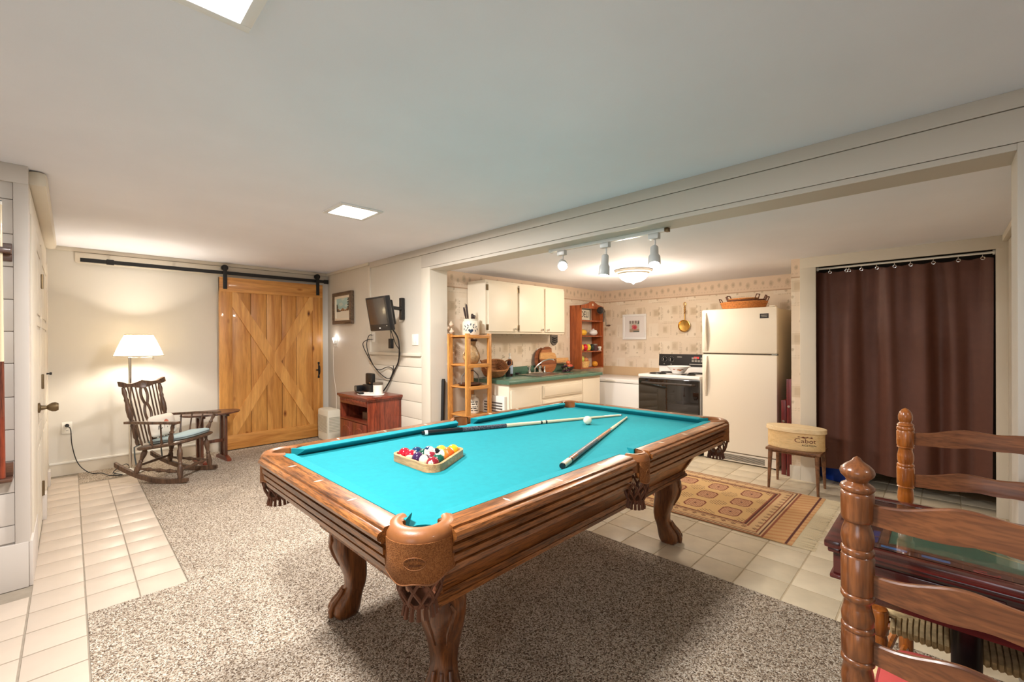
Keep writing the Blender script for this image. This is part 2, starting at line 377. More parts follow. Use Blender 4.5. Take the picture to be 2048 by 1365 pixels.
# kitchen walls
KW = plain('kitchen_wall', rgb(228, 212, 188), 0.7)
def paper(u, v, seed=3):
    """cream wallpaper printed with pale squares, sprigs and lines of script; u,v in metres"""
    base = L3(232, 214, 192); K = np.tile(base, (len(u), 1))
    wob = 0.012*np.sin(u*61+v*37)*np.sin(v*83-u*29)
    K *= (1 + wob)[:, None]
    a, b = np.mod(u, 0.53), np.mod(v, 0.50)
    def mix(mask, col, al): K[mask] = K[mask]*(1-al) + L3(*col)*al
    def rect(x, y, w_, h_, col, al): mix((abs(a-x) < w_/2) & (abs(b-y) < h_/2), col, al)
    rect(0.26, 0.35, 0.20, 0.24, (238, 224, 204), 0.6); rect(0.07, 0.12, 0.14, 0.2, (239, 226, 208), 0.6)
    for x, y, w_, h_, c in ((0.11, 0.37, 0.085, 0.10, (196, 172, 138)), (0.38, 0.40, 0.09, 0.11, (200, 178, 146)), (0.24, 0.13, 0.065, 0.085, (198, 176, 142)), (0.47, 0.10, 0.07, 0.08, (208, 186, 156))):
        rect(x, y, w_, h_, c, 0.5); rect(x, y, w_*0.55, h_*0.6, (178, 152, 116), 0.25)
        mix((abs(a-x) < w_/2+0.014) & (abs(b-y) < h_/2+0.014) & ~((abs(a-x) < w_/2+0.009) & (abs(b-y) < h_/2+0.009)), (214, 196, 168), 0.5)
    for x, y0, y1 in ((0.185, 0.27, 0.45), (0.205, 0.29, 0.43), (0.325, 0.05, 0.2), (0.455, 0.28, 0.46), (0.475, 0.3, 0.44), (0.03, 0.04, 0.18)):
        mix((abs(a-x) < 0.006) & (b > y0) & (b < y1) & (np.sin(v*420+x*90)*np.sin(v*151+x*40) > -0.15), (180, 158, 128), 0.6)
    for x, y, rx, ry in ((0.29, 0.38, 0.013, 0.028), (0.02, 0.36, 0.011, 0.03), (0.155, 0.43, 0.010, 0.018), (0.155, 0.36, 0.016, 0.02), (0.155, 0.29, 0.011, 0.018), (0.41, 0.07, 0.012, 0.02), (0.13, 0.06, 0.014, 0.018), (0.34, 0.30, 0.012, 0.014)):
        mix(((a-x)/rx)**2 + ((b-y)/ry)**2 < 1, (170, 148, 114), 0.55)
    for y, x0, x1 in ((0.22, 0.2, 0.46), (0.24, 0.22, 0.40), (0.02, 0.05, 0.3)):
        mix((abs(b-y) < 0.004) & (a > x0) & (a < x1) & (np.sin(u*380)*np.sin(u*137) > -0.2), (196, 176, 146), 0.55)
    return np.clip(K, 0, 1)
def border(u, v):
    K = np.tile(L3(224, 200, 176), (len(u), 1)); K *= (1 + 0.05*np.sin(u*310+v*90)*np.sin(v*270-u*140))[:, None]
    a = np.mod(u, 0.085); k = np.floor(u/0.085); rr = 0.016 + 0.012*np.mod(k*0.618, 1); yy = 0.10 + 0.018*np.sin(k*2.3)
    m = ((a-0.042)/rr)**2 + ((v-yy)/(rr*1.5))**2 < 1; K[m] = K[m]*0.65 + L3(166, 146, 118)*0.35
    m = ((a-0.042)/(rr*0.5))**2 + ((v-yy)/(rr*0.7))**2 < 1; K[m] = K[m]*0.7 + L3(140, 122, 96)*0.3
    m = v < 0.012; K[m] = L3(190, 158, 130)
    m = (v > 0.03) & (v < 0.045) & (np.sin(u*170) > 0); K[m] = K[m]*0.75 + L3(176, 150, 124)*0.25
    return np.clip(K, 0, 1)
PAPER = vcol('wallpaper', 0.75)
kb = sbox('wall_kitchen_back', KW, XK, XK+0.1, 0.9, 3.9, 0, ZK)
kl = sbox('wall_kitchen_left', KW, 2.81, XK, YK, YK+0.1, 0, ZK)
kp = sbox('wall_partition', KW, 4.84, XK, 0.95, 1.04, 0, ZK)
printed('wallpaper', 330, 170, lambda u, v: (np.full_like(u, XK-0.002), 3.81-u*2.62, 0.92+v*0.995), lambda u, v: paper(u*2.62+0.29, v*0.995+0.08), PAPER, kb)
printed('wallpaper_border', 330, 24, lambda u, v: (np.full_like(u, XK-0.006), 3.81-u*2.62, 1.908+v*0.179), lambda u, v: border(u*2.62, v*0.179), PAPER, kb)
printed('wallpaper', 400, 170, lambda u, v: (2.82+u*3.07, np.full_like(u, YK-0.002), 0.86+v*1.05), lambda u, v: paper(u*3.07, v*1.05+0.02), PAPER, kl)
printed('wallpaper_border', 400, 24, lambda u, v: (2.82+u*3.07, np.full_like(u, YK-0.006), 1.908+v*0.179), lambda u, v: border(u*3.07+0.03, v*0.179), PAPER, kl)
printed('wallpaper', 14, 260, lambda u, v: (np.full_like(u, 4.838), 1.042-u*0.075, 0.13+v*1.78), lambda u, v: paper(u*0.075+0.33, v*1.78+0.2), PAPER, kp)
printed('wallpaper_border', 14, 24, lambda u, v: (np.full_like(u, 4.837), 1.042-u*0.075, 1.908+v*0.179), lambda u, v: border(u*0.075, v*0.179), PAPER, kp)
pbox('skirting', TRIM, kp, 4.822, 4.84, 0.968, 1.055, 0, 0.13, bev=0.004)
pbox('wainscot', plain('tan_wainscot', rgb(214, 184, 146), 0.6), kb, XK-0.012, XK, 2.0, 3.81, 0.0, 0.925, bev=0.003)
pbox('casing', TRIM, kp, 4.822, 4.84, 0.843, 0.968, 0, 1.992, bev=0.003)
pbox('casing', TRIM, kp, 4.822, 4.84, -0.33, 0.968, 1.99, ZK, bev=0.003)
pbox('casing', TRIM, kp, 4.822, 4.84, -0.33, -0.268, 0, 1.992, bev=0.003)
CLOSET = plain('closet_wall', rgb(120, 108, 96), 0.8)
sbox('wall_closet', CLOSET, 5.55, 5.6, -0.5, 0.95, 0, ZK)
kr = sbox('wall_kitchen_right', WALL, 2.80, 5.6, -0.45, YR, 0, ZK)
pbox('casing', TRIM, kr, 3.95, 4.05, YR, YR+0.02, 0, 2.0, bev=0.003)
pbox('casing', TRIM, kr, 3.1, 4.05, YR, YR+0.02, 1.90, 2.0, bev=0.003)
pbox('crown', TRIM, kr, 2.8, 4.82, YR, YR+0.03, 2.04, ZK, bev=0.006)

# ------------------------------------------------------------------ ceiling lights
GLOW = plain('led_diffuser', (1, 1, 1, 1), 0.5, emit=6.0, ecol=(1, 0.98, 0.95, 1))
for i, (x, y) in enumerate(PANELS):
    lb = ['square flush LED panel glowing in the ceiling nearest the camera', 'square flush LED panel glowing in the ceiling past the pool table', 'added square fill panel in the ceiling behind the camera'][i]
    t = T('ceiling_panel', lb, 'ceiling light', (x, y, ZC))
    f = MB()
    for a in ((-0.16, 0.16, -0.16, -0.13), (-0.16, 0.16, 0.13, 0.16), (-0.16, -0.13, -0.13, 0.13), (0.13, 0.16, -0.13, 0.13)): f.box(*a, -0.012, 0, 0.002)
    f.build('frame', WHITE, t); pbox('diffuser', GLOW, t, -0.13, 0.13, -0.13, 0.13, -0.008, -0.002)
# kitchen dome
t = T('dome_light', 'frosted glass dome light with white rim on the kitchen ceiling', 'ceiling light', (4.30, 2.40, ZK))
MB().lathe([(0.02, 0), (0.19, 0), (0.20, -0.012), (0.19, -0.028), (0.165, -0.036), (0.16, -0.05), (0.02, -0.05)], n=32).build('rim', plain('dome_rim', rgb(214, 206, 192), 0.35), t)
MB().lathe([(0.155, -0.05), (0.15, -0.07), (0.125, -0.10), (0.08, -0.125), (0.03, -0.137), (0.0, -0.139)], n=32).build('glass_bowl', plain('dome_glass', (1, 0.97, 0.92, 1), 0.4, emit=7.0, ecol=(1, 0.95, 0.86, 1)), t)
MB().lathe([(0.012, -0.136), (0.016, -0.142), (0.008, -0.152), (0, -0.156)], n=12).build('finial', WHITE, t)
light('dome_bulb', 'POINT', (4.30, 2.40, ZK-0.26), DOME_W, WARM, shadow_soft_size=0.10)
# track with three spots on the beam soffit
t = T('track_light', 'white ceiling track under the beam carrying three spotlights', 'track light', (2.75, 1.78, 2.061))
pbox('track', WHITE, t, -0.018, 0.018, -0.49, 0.49, -0.022, 0, bev=0.002)
for yy in (-0.49, 0.49): pbox('end_cap', OLDBRASS if yy < 0 else WHITE, t, -0.02, 0.02, yy-0.012, yy+0.012, -0.026, 0, bev=0.003)
SPOTM = plain('spot_grey', rgb(206, 206, 204), 0.35); BULB = plain('spot_bulb', (1, 1, 1, 1), 0.4, emit=12.0, ecol=(1, 0.97, 0.9, 1))
for yy, tilt, az, on in ((0.38, 68, math.atan2(-1.6, -1.9), 1.4), (-0.02, 8, PI, 0.8), (-0.40, 30, math.atan2(-0.5, -1), 1.0)):
    h = pbox('spot_head', SPOTM, t, -0.02, 0.02, yy-0.035, yy+0.035, -0.06, -0.022, bev=0.004)
    MB().tube([(0.012, yy, -0.06), (0.014, yy, -0.14)], 0.006, 8).build('stem', SPOTM, h)
    d = Vector((math.sin(math.radians(tilt))*math.cos(az), math.sin(math.radians(tilt))*math.sin(az), -math.cos(math.radians(tilt))))
    p = Vector((0, yy, -0.11)); q = p + d*0.155
    MB().turned(p, q, [(0, 0.018), (0.05, 0.026), (0.45, 0.027), (0.58, 0.038), (0.95, 0.040), (1, 0.036), (0.97, 0.034)], 20).build('spot_can', SPOTM, h)
    MB().turned(q - d*0.012, q - d*0.004, [(0, 0.034), (1, 0.033)], 20).build('bulb', BULB, h)
    lo = light('track_spot', 'SPOT', Vector((2.75, 1.78, 2.061)) + q + d*0.01, SPOT_W*on, (1, 0.9, 0.76), spot_size=math.radians(85), spot_blend=0.8, shadow_soft_size=0.03)
    lo.rotation_euler = d.to_track_quat('-Z', 'Y').to_euler()

# ------------------------------------------------------------------ pool table
PX, PY = 1.855, 1.685
IX, IY = 1.160, 0.613
pool = T('pool_table', 'carved oak pool table with turquoise cloth and leather pockets', 'pool table', (PX, PY, 0.001))
RP = [(0, 0.797), (0.004, 0.800), (0.066, 0.800), (0.072, 0.797), (0.073, 0.790), (0.079, 0.790), (0.089, 0.785), (0.093, 0.776), (0.090, 0.766), (0.080, 0.760), (0.079, 0.754), (0.064, 0.752), (0.064, 0.745), (0.075, 0.742),
      (0.074, 0.722), (0.058, 0.719), (0.058, 0.713), (0.069, 0.710), (0.067, 0.691), (0.051, 0.688), (0.051, 0.682), (0.061, 0.679), (0.055, 0.657), (0.0, 0.657)]
for sy in (-1, 1):
    for sx in (-1, 1):
        MB().prism(RP, lambda d, z, s: (sx*s, sy*(IY+d), z), 0.075, 1.090).build('rail', OAKX, pool, 0.5)
for sx in (-1, 1):
    MB().prism(RP, lambda d, z, s: (sx*(IX+d), s, z), -0.552, 0.552).build('rail', OAKY, pool, 0.5)
# cloth-covered cushions
CPf = [(0.0, 0.7995), (-0.045, 0.7965), (-0.0505, 0.7945), (-0.049, 0.789), (-0.016, 0.762), (0.0, 0.760)]
def cushion(fn, s0, s1, c0, c1):
    rings = []
    for s, c in ((s0, c0), (s1, c1)):
        rings.append([fn(d, z, s + c*(-d)/0.05) for d, z in CPf])
    MB().loft(rings).build('cushion', FELT, pool, 0.5)
for sy in (-1, 1):
    for sx in (-1, 1):
        cushion(lambda d, z, s: (sx*s, sy*(IY+d), z), 0.062, 1.088, 0.022, -0.045)
for sx in (-1, 1): cushion(lambda d, z, s: (sx*(IX+d), s, z), -0.552, 0.552, 0.045, -0.045)
# bed
poly = []
def arc(cx_, cy_, r, a0, a1, n=9): return [(cx_ + r*math.cos(math.radians(a0+(a1-a0)*i/n)), cy_ + r*math.sin(math.radians(a0+(a1-a0)*i/n))) for i in range(n+1)]
q1 = [(IX, 0.5)] + arc(1.125, 0.585, 0.055, 310, 140, 12)
side = arc(0, 0.650, 0.052, 314, 226, 8)
poly += q1 + side + [(-a, b) for a, b in q1[::-1]] + [(-a, -b) for a, b in q1] + [(a, -b) for a, b in side[::-1]] + [(a, -b) for a, b in q1[::-1]]
MB().prism(poly, lambda a, b, d: (a, b, d), 0.70, 0.762).build('bed_cloth', FELT, pool, 0.4)
# sights
SIGHT = plain('pearl_inlay', rgb(240, 228, 206), 0.25)
dm = MB().prism([(-0.019, 0), (0, -0.0055), (0.019, 0), (0, 0.0055)], lambda a, b, d: (a, b, d), -0.001, 0.0006).mesh('sight', SIGHT)
for k in (-3, -2, -1, 1, 2, 3):
    for sy in (-1, 1):
        o = link('sight', dm, pool); o.location = (0.279*k, sy*(IY+0.036), 0.8); o.rotation_euler = (0, 0, PI/2)
for k in (-1, 0, 1):
    for sx in (-1, 1):
        o = link('sight', dm, pool); o.location = (sx*(IX+0.036), 0.279*k, 0.8)
# cabinet: flared box with base mouldings and framed panels
def rect_ring(hx, hy, z): return [(-hx, -hy, z), (hx, -hy, z), (hx, hy, z), (-hx, hy, z)]
cabn = MB().loft([rect_ring(0.985, 0.452, 0.432), rect_ring(0.985, 0.452, 0.46), rect_ring(1.09, 0.552, 0.657)])
cabn.build('cabinet', OAKX, pool, 0.3)
for h in ((1.008, 0.475, 0.430, 0.445), (1.000, 0.467, 0.445, 0.458), (0.996, 0.463, 0.458, 0.466)):
    MB().loft([rect_ring(h[0], h[1], h[2]), rect_ring(h[0]-0.003, h[1]-0.003, h[3])]).build('base_moulding', OAKX, pool, 0.3)
for sx in (-1, 1):
    for sy in (-1, 1):
        lo, up = Vector((sx*0.988, sy*0.455, 0.462)), Vector((sx*1.093, sy*0.555, 0.657))
        for wv in (Vector((-sx*0.03, 0, 0)), Vector((0, -sy*0.03, 0))):
            ov = Vector((0, sy*0.008, 0)) if wv.x else Vector((sx*0.008, 0, 0))
            MB().loft([[lo+ov, lo+ov+wv, lo-ov+wv, lo-ov], [up+ov, up+ov+wv, up-ov+wv, up-ov]]).build('corner_moulding', OAKZ, pool, 0.3)
# carved legs with claw feet
def sq(cx_, cy_, h, z, n=20, e=0.5):
    P = []
    for i in range(n):
        a = 2*PI*i/n; c, s_ = math.cos(a), math.sin(a)
        P.append((cx_ + h*math.copysign(abs(c)**e, c), cy_ + h*math.copysign(abs(s_)**e, s_), z))
    return P
LEG = [(0.434, 0.000, 0.070), (0.40, 0.012, 0.074), (0.355, 0.017, 0.074), (0.30, 0.008, 0.066), (0.24, -0.006, 0.055), (0.19, -0.013, 0.047), (0.15, -0.012, 0.043), (0.118, -0.002, 0.045),
       (0.09, 0.010, 0.054), (0.06, 0.020, 0.062), (0.03, 0.024, 0.062), (0.010, 0.024, 0.055), (0.0, 0.022, 0.046)]
LEGW = wood('leg_oak', rgb(72, 36, 14), rgb(138, 82, 40), 'Z', 0.3, 0.8, 0.3, grain=0.4)
for sx in (-1, 1):
    for sy in (-1, 1):
        lx, ly = sx*0.895, sy*0.372
        lg = MB().loft([sq(lx+sx*o_, ly+sy*o_, h, z) for z, o_, h in LEG]).build('leg', LEGW, pool, 0.9)
        for dx, dy in ((1, 0.1), (0.1, 1), (0.78, 0.78)):
            vx, vy = (sx*dx, sy*dy) if dx != dy else (sx*0.74, sy*0.74)
            f = lambda r, z, k=0.0: (lx + sx*k + vx*r, ly + sy*k + vy*r, z)
            MB().tube([f(0.046, 0.135, -0.004), f(0.054, 0.10, 0.004), f(0.063, 0.07, 0.015), f(0.070, 0.04, 0.02), f(0.066, 0.012, 0.022)], [0.008, 0.011, 0.013, 0.015, 0.012], 8).build('claw', LEGW, lg, 0.9)
        for dx, dy in ((1, 0), (0, 1)):
            f = lambda r, t_, z: (lx + sx*r*dx + sx*t_*dy, ly + sy*r*dy + sy*t_*dx, z)
            MB().tube([f(0.083, 0.03, 0.405), f(0.088, 0.015, 0.38), f(0.089, 0.03, 0.35), f(0.076, 0.035, 0.305), f(0.052, 0.022, 0.245)], [0.006, 0.010, 0.010, 0.008, 0.003], 6).build('carved_scroll', LEGW, lg, 0.9)
# pockets: leather rim, tooled shield, laced net and fringe
def pocket(cx_, cy_, ang, ri, ro, half, flap_half, corner):
    root = MB()
    sec = [(ri, 0.72), (ri, 0.798), (ri+0.008, 0.805), (ro-0.026, 0.806), (ro-0.008, 0.800), (ro+0.003, 0.787), (ro+0.004, 0.775), (ro-0.004, 0.766), (ro-0.012, 0.764), (ri+0.012, 0.764), (ri+0.010, 0.72)]
    n = 22; rings = []
    for i in range(n+1):
        a = ang + math.radians(-half + 2*half*i/n); rings.append([(cx_+r*math.cos(a), cy_+r*math.sin(a), z) for r, z in sec])
    rim = root.loft(rings).build('pocket_rim', LEATHER, pool, 0.7)
    fl = MB(); R = ro+0.003; n = 20; rings = []
    for i in range(n+1):
        t_ = -1+2*i/n; a = ang + math.radians(flap_half*t_)
        zb = (0.680 - 0.022*(1-abs(t_)**1.5) + 0.005*math.cos(t_*9)) if corner else (0.668 + 0.018*abs(t_)**2)
        ed = 1 if abs(t_) < 0.97 else 0
        P = lambda r, z: (cx_+r*math.cos(a), cy_+r*math.sin(a), z)
        rings.append([P(R-0.006, 0.775), P(R+0.003*ed, 0.775), P(R+0.004*ed-0.002, (0.775+zb)/2), P(R+0.003*ed, zb+0.006), P(R-0.002, zb), P(R-0.008, zb+0.002)])
    sh = fl.loft(rings).build('leather_shield', LEATHERT, rim, 0.8)
    edge = MB(); pts = []
    for i in range(25):
        t_ = -1+2*i/24; a = ang + math.radians(flap_half*t_*0.985)
        zb = (0.680 - 0.022*(1-abs(t_)**1.5) + 0.005*math.cos(t_*9)) if corner else (0.668 + 0.018*abs(t_)**2)
        pts.append((cx_+(R+0.001)*math.cos(a), cy_+(R+0.001)*math.sin(a), zb+0.003))
    edge.tube(pts, 0.0028, 6).build('stitched_edge', LEATHER, sh)
    # oval embossed badge with lettering
    zc_ = 0.722 if corner else 0.722; ow, oh = (0.030, 0.017) if corner else (0.015, 0.015)
    on = lambda x_, z_, lift=0.0: (cx_+(R+0.0035+lift)*math.cos(ang + x_/R), cy_+(R+0.0035+lift)*math.sin(ang + x_/R), zc_+z_)
    MB().tube([on(ow*math.cos(2*PI*i/32), oh*math.sin(2*PI*i/32)) for i in range(32)], 0.0012, 6, True).build('oval_badge', LEATHER, sh)
    EMB = plain('embossed_dark', rgb(104, 58, 28), 0.5)
    if corner:
        word = 'OLHAUSEN'
        for i, ch in enumerate(word):
            a = math.radians(158 - 136*i/(len(word)-1))
            bx, bz, rot = 0.0235*math.cos(a), 0.0115*math.sin(a) + 0.0005, (math.pi/2-a)*0.55
            text_mesh(ch, 0.0075, EMB, fn=lambda x_, y_, z_, bx=bx, bz=bz, rot=rot: Vector(on(bx + x_*math.cos(rot)+y_*math.sin(rot), bz - x_*math.sin(rot)+y_*math.cos(rot), z_*0.5-0.0002)), parent=sh)
        text_mesh('Billiards', 0.0105, EMB, fn=lambda x_, y_, z_: Vector(on(x_+y_*0.25, y_-0.005+x_*0.06, z_*0.5-0.0002)), parent=sh)
    else:
        text_mesh('Olhausen', 0.0055, EMB, fn=lambda x_, y_, z_: Vector(on(x_, y_, z_*0.5-0.0002)), parent=sh)
    # net
    out = 0.030 if corner else 0.016
    nx, ny = cx_+out*math.cos(ang), cy_+out*math.sin(ang)
    zt, zb_, rt, rb = 0.676, 0.582, 0.070 if corner else 0.058, 0.042 if corner else 0.034
    net = MB()
    rad = lambda t_: rt + (rb-rt)*t_**2.2
    for k in range(9):
        for dr in (-1, 1):
            P = []
            for i in range(8):
                t_ = i/7; a = 2*PI*k/9 + dr*0.85*t_
                P.append((nx+rad(t_)*math.cos(a), ny+rad(t_)*math.sin(a), zt+(zb_-zt)*t_))
            net.tube(P, 0.005, 6)
    netO = net.build('pocket_net', NETL, rim)
    fr = MB(); fr.lathe([(rb+0.004, zb_+0.008), (rb+0.002, zb_-0.004), (rb-0.008, zb_-0.006)], (nx, ny, 0), 18)
    for k in range(14):
        a = 2*PI*k/14; c, s_ = math.cos(a), math.sin(a)
        fr.tube([(nx+rb*c, ny+rb*s_, zb_), (nx+(rb+0.006)*c, ny+(rb+0.006)*s_, zb_-0.035)], [0.0055, 0.0075], 5)
    fr.build('fringe', NETL, netO)
for sx in (-1, 1):
    for sy in (-1, 1):
        pocket(sx*1.125, sy*0.585, math.atan2(sy, sx), 0.056, 0.101, 118, 76, True)
for sy in (-1, 1):
    pocket(0, sy*0.640, sy*PI/2, 0.050, 0.074, 92, 36, False)

# ------------------------------------------------------------------ balls, rack, cues
BR = 0.0286
def ball_mat(key, col, stripe):
    m, nt, b = new_mat(key); tc = N(nt, 'ShaderNodeTexCoord'); sp = N(nt, 'ShaderNodeSeparateXYZ'); nt.links.new(tc.outputs['Object'], sp.inputs[0])
    IVORY = rgb(240, 224, 190)
    def mth(op, a, v):
        n = N(nt, 'ShaderNodeMath', operation=op); nt.links.new(a, n.inputs[0]); n.inputs[1].default_value = v; return n.outputs[0]
    az = mth('ABSOLUTE', sp.outputs[2], 0); inband = mth('LESS_THAN', az, BR*0.52)
    ax = mth('ABSOLUTE', sp.outputs[0], 0); disc = mth('GREATER_THAN', ax, BR*0.90)
    mx = N(nt, 'ShaderNodeMix', data_type='RGBA'); mx.inputs[6].default_value = IVORY if stripe else col; mx.inputs[7].default_value = col
    nt.links.new(inband, mx.inputs[0])
    m2 = N(nt, 'ShaderNodeMix', data_type='RGBA'); m2.inputs[7].default_value = IVORY; nt.links.new(disc, m2.inputs[0]); nt.links.new(mx.outputs[2], m2.inputs[6])
    nt.links.new(m2.outputs[2], b.inputs['Base Color']); b.inputs['Roughness'].default_value = 0.12; b.inputs['Coat Weight'].default_value = 0.5
    return m
RX, RY = 1.118, 1.715    # middle of the back row of balls
BALLS = [[('red', (196, 22, 44), 0, 3), ('red', (200, 20, 46), 1, 11), ('purple', (62, 34, 78), 0, 4), ('plum', (84, 40, 60), 1, 12), ('maroon', (140, 30, 44), 0, 7)],
         [('navy blue', (16, 50, 92), 0, 2), ('green', (14, 74, 58), 1, 14), ('maroon', (144, 36, 52), 1, 15), ('green', (14, 84, 66), 0, 6)],
         [('navy blue', (14, 44, 84), 1, 10), ('black', (18, 16, 22), 0, 8), ('orange', (228, 128, 44), 1, 13)],
         [('yellow', (238, 184, 60), 1, 9), ('orange', (232, 104, 34), 0, 5)],
         [('yellow', (244, 186, 30), 0, 1)]]
INK = plain('ink', rgb(20, 18, 18), 0.5)
def ball(x, y, z, mat, rot, num, label):
    me = MB().sphere((0, 0, 0), BR, 28).mesh('pool_ball', mat, 3)
    o = link('pool_ball', me); o.location = (x, y, z+BR); o.rotation_euler = rot; tag(o, label, 'pool ball', 'pool balls in the rack' if num else None)
    if num:
        for s_ in (1, -1):
            t_ = text_mesh(str(num), 0.013, INK, 'number', 0.0002, lambda a, b, c: Vector((s_*(math.sqrt(max(0, BR**2-a*a-b*b))+c), s_*a, b)), o)
    return o
rots = {3: (0.2, 0.3, 3.4), 11: (0.9, 0.5, 2.0), 4: (0.2, 0.55, 3.75), 12: (0.1, 1.2, 3.6), 7: (1.1, 0.2, 0.6)}
where = {3: 'at the left corner of the rack', 11: 'second along the back row of the rack', 4: 'in the middle of the back row of the rack', 12: 'fourth along the back row of the rack', 7: 'at the near corner of the rack'}
for r_, row in enumerate(BALLS):
    for k, (nm, c, st, num) in enumerate(row):
        x = RX + r_*BR*1.748; y = RY + (len(row)-1)*BR*1.008 - k*2*BR*1.008
        lb = '%s %s pool ball %s' % ('striped' if st else 'solid', nm, where.get(num, ('on the rack edge' if k == len(row)-1 or k == 0 else 'inside the rack') if r_ < 4 else 'at the far point of the rack'))
        ball(x, y, 0.7632, ball_mat('ball_%d' % num, rgb(*c), st), rots.get(num, (rng.uniform(0, 3), rng.uniform(0, 3), rng.uniform(0, 3))), num, lb)
ball(2.435, 1.702, 0.7632, plain('cue_ball', rgb(240, 232, 208), 0.12, coat=0.5), (0, 0, 0), None, 'plain ivory cue ball standing alone on the cloth')
# triangular rack: rounded corners, flat wooden strip
def tri(off, n=7):
    c = [(RX, RY+4.04*BR), (RX, RY-4.04*BR), (RX+4*BR*1.75, RY)]
    P = []
    for (x, y), a0 in zip(c, (60, 180, 300)):
        for i in range(n+1):
            a = math.radians(a0 + 120*i/n); P.append((x + off*math.cos(a), y + off*math.sin(a)))
    return P
a_, b_ = tri(BR+0.007), tri(BR+0.021)
rk = MB().loft([[(x, y, 0.7635) for x, y in a_], [(x, y, 0.797) for x, y in a_], [(x, y, 0.797) for x, y in b_], [(x, y, 0.7635) for x, y in b_], [(x, y, 0.7635) for x, y in a_]], cap=False)
tag(rk.build('ball_rack', wood('rack_wood', rgb(176, 118, 70), rgb(218, 168, 116), 'Y', 0.4, 1.2, 0.1, grain=0.25), None, 0.7), 'wooden triangle rack holding fifteen balls on the cloth', 'ball rack')
def cue(name, p, q, parts, label, ztip, z0=None):
    p, q = Vector(p), Vector(q); t = T(name, label, 'cue stick'); 
    for nm, t0, t1, r0, r1, mat in parts:
        MB().cyl(p.lerp(q, t0), p.lerp(q, t1), r0, r1, 14).build(nm, mat, t)
    return t
SHAFT = plain('cue_shaft', rgb(232, 214, 180), 0.25, coat=0.4); WRAP = speckle('linen_wrap', [rgb(40, 42, 50), rgb(120, 124, 132), rgb(60, 62, 70)], 500, 0.7, 0.3)
CUEB = plain('cue_black', rgb(22, 22, 26), 0.25, coat=0.4); PINK = wood('cue_stain', rgb(150, 84, 56), rgb(196, 126, 90), 'X', 0.25, 1, 0.4)
cue('pool_cue', (1.470, 2.216, 0.7785), (2.878, 1.708, 0.7705), [('bumper', 0, 0.012, 0.011, 0.012, CUEB), ('butt_ring', 0.012, 0.024, 0.0145, 0.0145, WPLAST), ('butt', 0.024, 0.17, 0.0145, 0.0138, CUEB), ('wrap', 0.17, 0.37, 0.0140, 0.0128, WRAP),
    ('forearm', 0.37, 0.54, 0.0128, 0.0112, SHAFT), ('joint_ring', 0.54, 0.548, 0.0113, 0.0113, CUEB), ('joint', 0.548, 0.565, 0.0111, 0.0111, SHAFT), ('joint_ring', 0.565, 0.573, 0.0112, 0.0111, CUEB), ('shaft', 0.573, 0.985, 0.0110, 0.0066, SHAFT), ('ferrule', 0.985, 0.996, 0.0066, 0.0066, WPLAST), ('tip', 0.996, 1.0, 0.0062, 0.0055, CUEB)],
    'black-butted pool cue with pale shaft lying beside the cue ball', 0)
cue('pool_cue', (1.512, 1.192, 0.7785), (2.816, 1.628, 0.7705), [('bumper', 0, 0.006, 0.013, 0.014, CUEB), ('butt_cap', 0.006, 0.07, 0.0146, 0.0144, SHAFT), ('butt_ring', 0.07, 0.08, 0.0147, 0.0147, CUEB), ('butt', 0.08, 0.14, 0.0144, 0.014, PINK), ('wrap', 0.14, 0.40, 0.0143, 0.0125, plain('cue_slate', rgb(104, 104, 108), 0.4, var=0.2, vscale=60)),
    ('forearm', 0.40, 0.62, 0.0128, 0.0108, PINK), ('joint', 0.62, 0.65, 0.0110, 0.0108, CHROME), ('shaft', 0.65, 0.985, 0.0108, 0.0066, SHAFT), ('ferrule', 0.985, 1.0, 0.0066, 0.006, WPLAST)],
    'brown and grey pool cue lying near the near side pocket', 0)

# ------------------------------------------------------------------ sliding barn door
YD = 6.18
bd = T('barn_door', 'knotty pine sliding barn door with X brace on black hangers', 'door', (1.873, YD, 0))
X0, X1 = -0.613, 0.613
for a, b in zip((-0.48, -0.275, -0.095, 0.087, 0.265), (-0.275, -0.095, 0.087, 0.265, 0.48)):
    pbox('plank', PINEZ, bd, a+0.002, b-0.002, 0.012, 0.032, 0.03, 2.08, bev=0.004)
pbox('stile', PINEZ, bd, X0, -0.478, 0, 0.04, 0.012, 2.108, bev=0.003); pbox('stile', PINEZ, bd, 0.478, X1, 0, 0.04, 0.012, 2.108, bev=0.003)
pbox('top_rail', PINEX, bd, X0, X1, -0.002, 0.04, 1.934, 2.110, bev=0.003); pbox('bottom_rail', PINEX, bd, X0, X1, -0.002, 0.04, 0.012, 0.187, bev=0.003)
def brace(p, q, y0, wdt=0.064):
    p, q = Vector((p[0], 0, p[1])), Vector((q[0], 0, q[1])); d = (q-p).normalized(); n = Vector((-d.z, 0, d.x))*wdt
    pts = [p+n, q+n, q-n, p-n]
    m = MB().prism([(v.x, v.z) for v in pts], lambda a, b, dd: (a, dd, b), y0, 0.014)
    # trim the ends to the frame opening
    for co, no in (((-0.478, 0, 0), (-1, 0, 0)), ((0.478, 0, 0), (1, 0, 0)), ((0, 0, 1.934), (0, 0, 1)), ((0, 0, 0.187), (0, 0, -1))):
        r = bmesh.ops.bisect_plane(m.bm, geom=m.bm.verts[:]+m.bm.edges[:]+m.bm.faces[:], plane_co=co, plane_no=no, clear_outer=True)
        es = [e for e in r['geom_cut'] if isinstance(e, bmesh.types.BMEdge)]
        if es: bmesh.ops.holes_fill(m.bm, edges=es)
    return m.build('brace', wood('pine_brace', rgb(190, 126, 58), rgb(226, 168, 94), 'Z', 0.4, 0.5, 0.1, knots=True, grain=0.12), bd, 0.4)
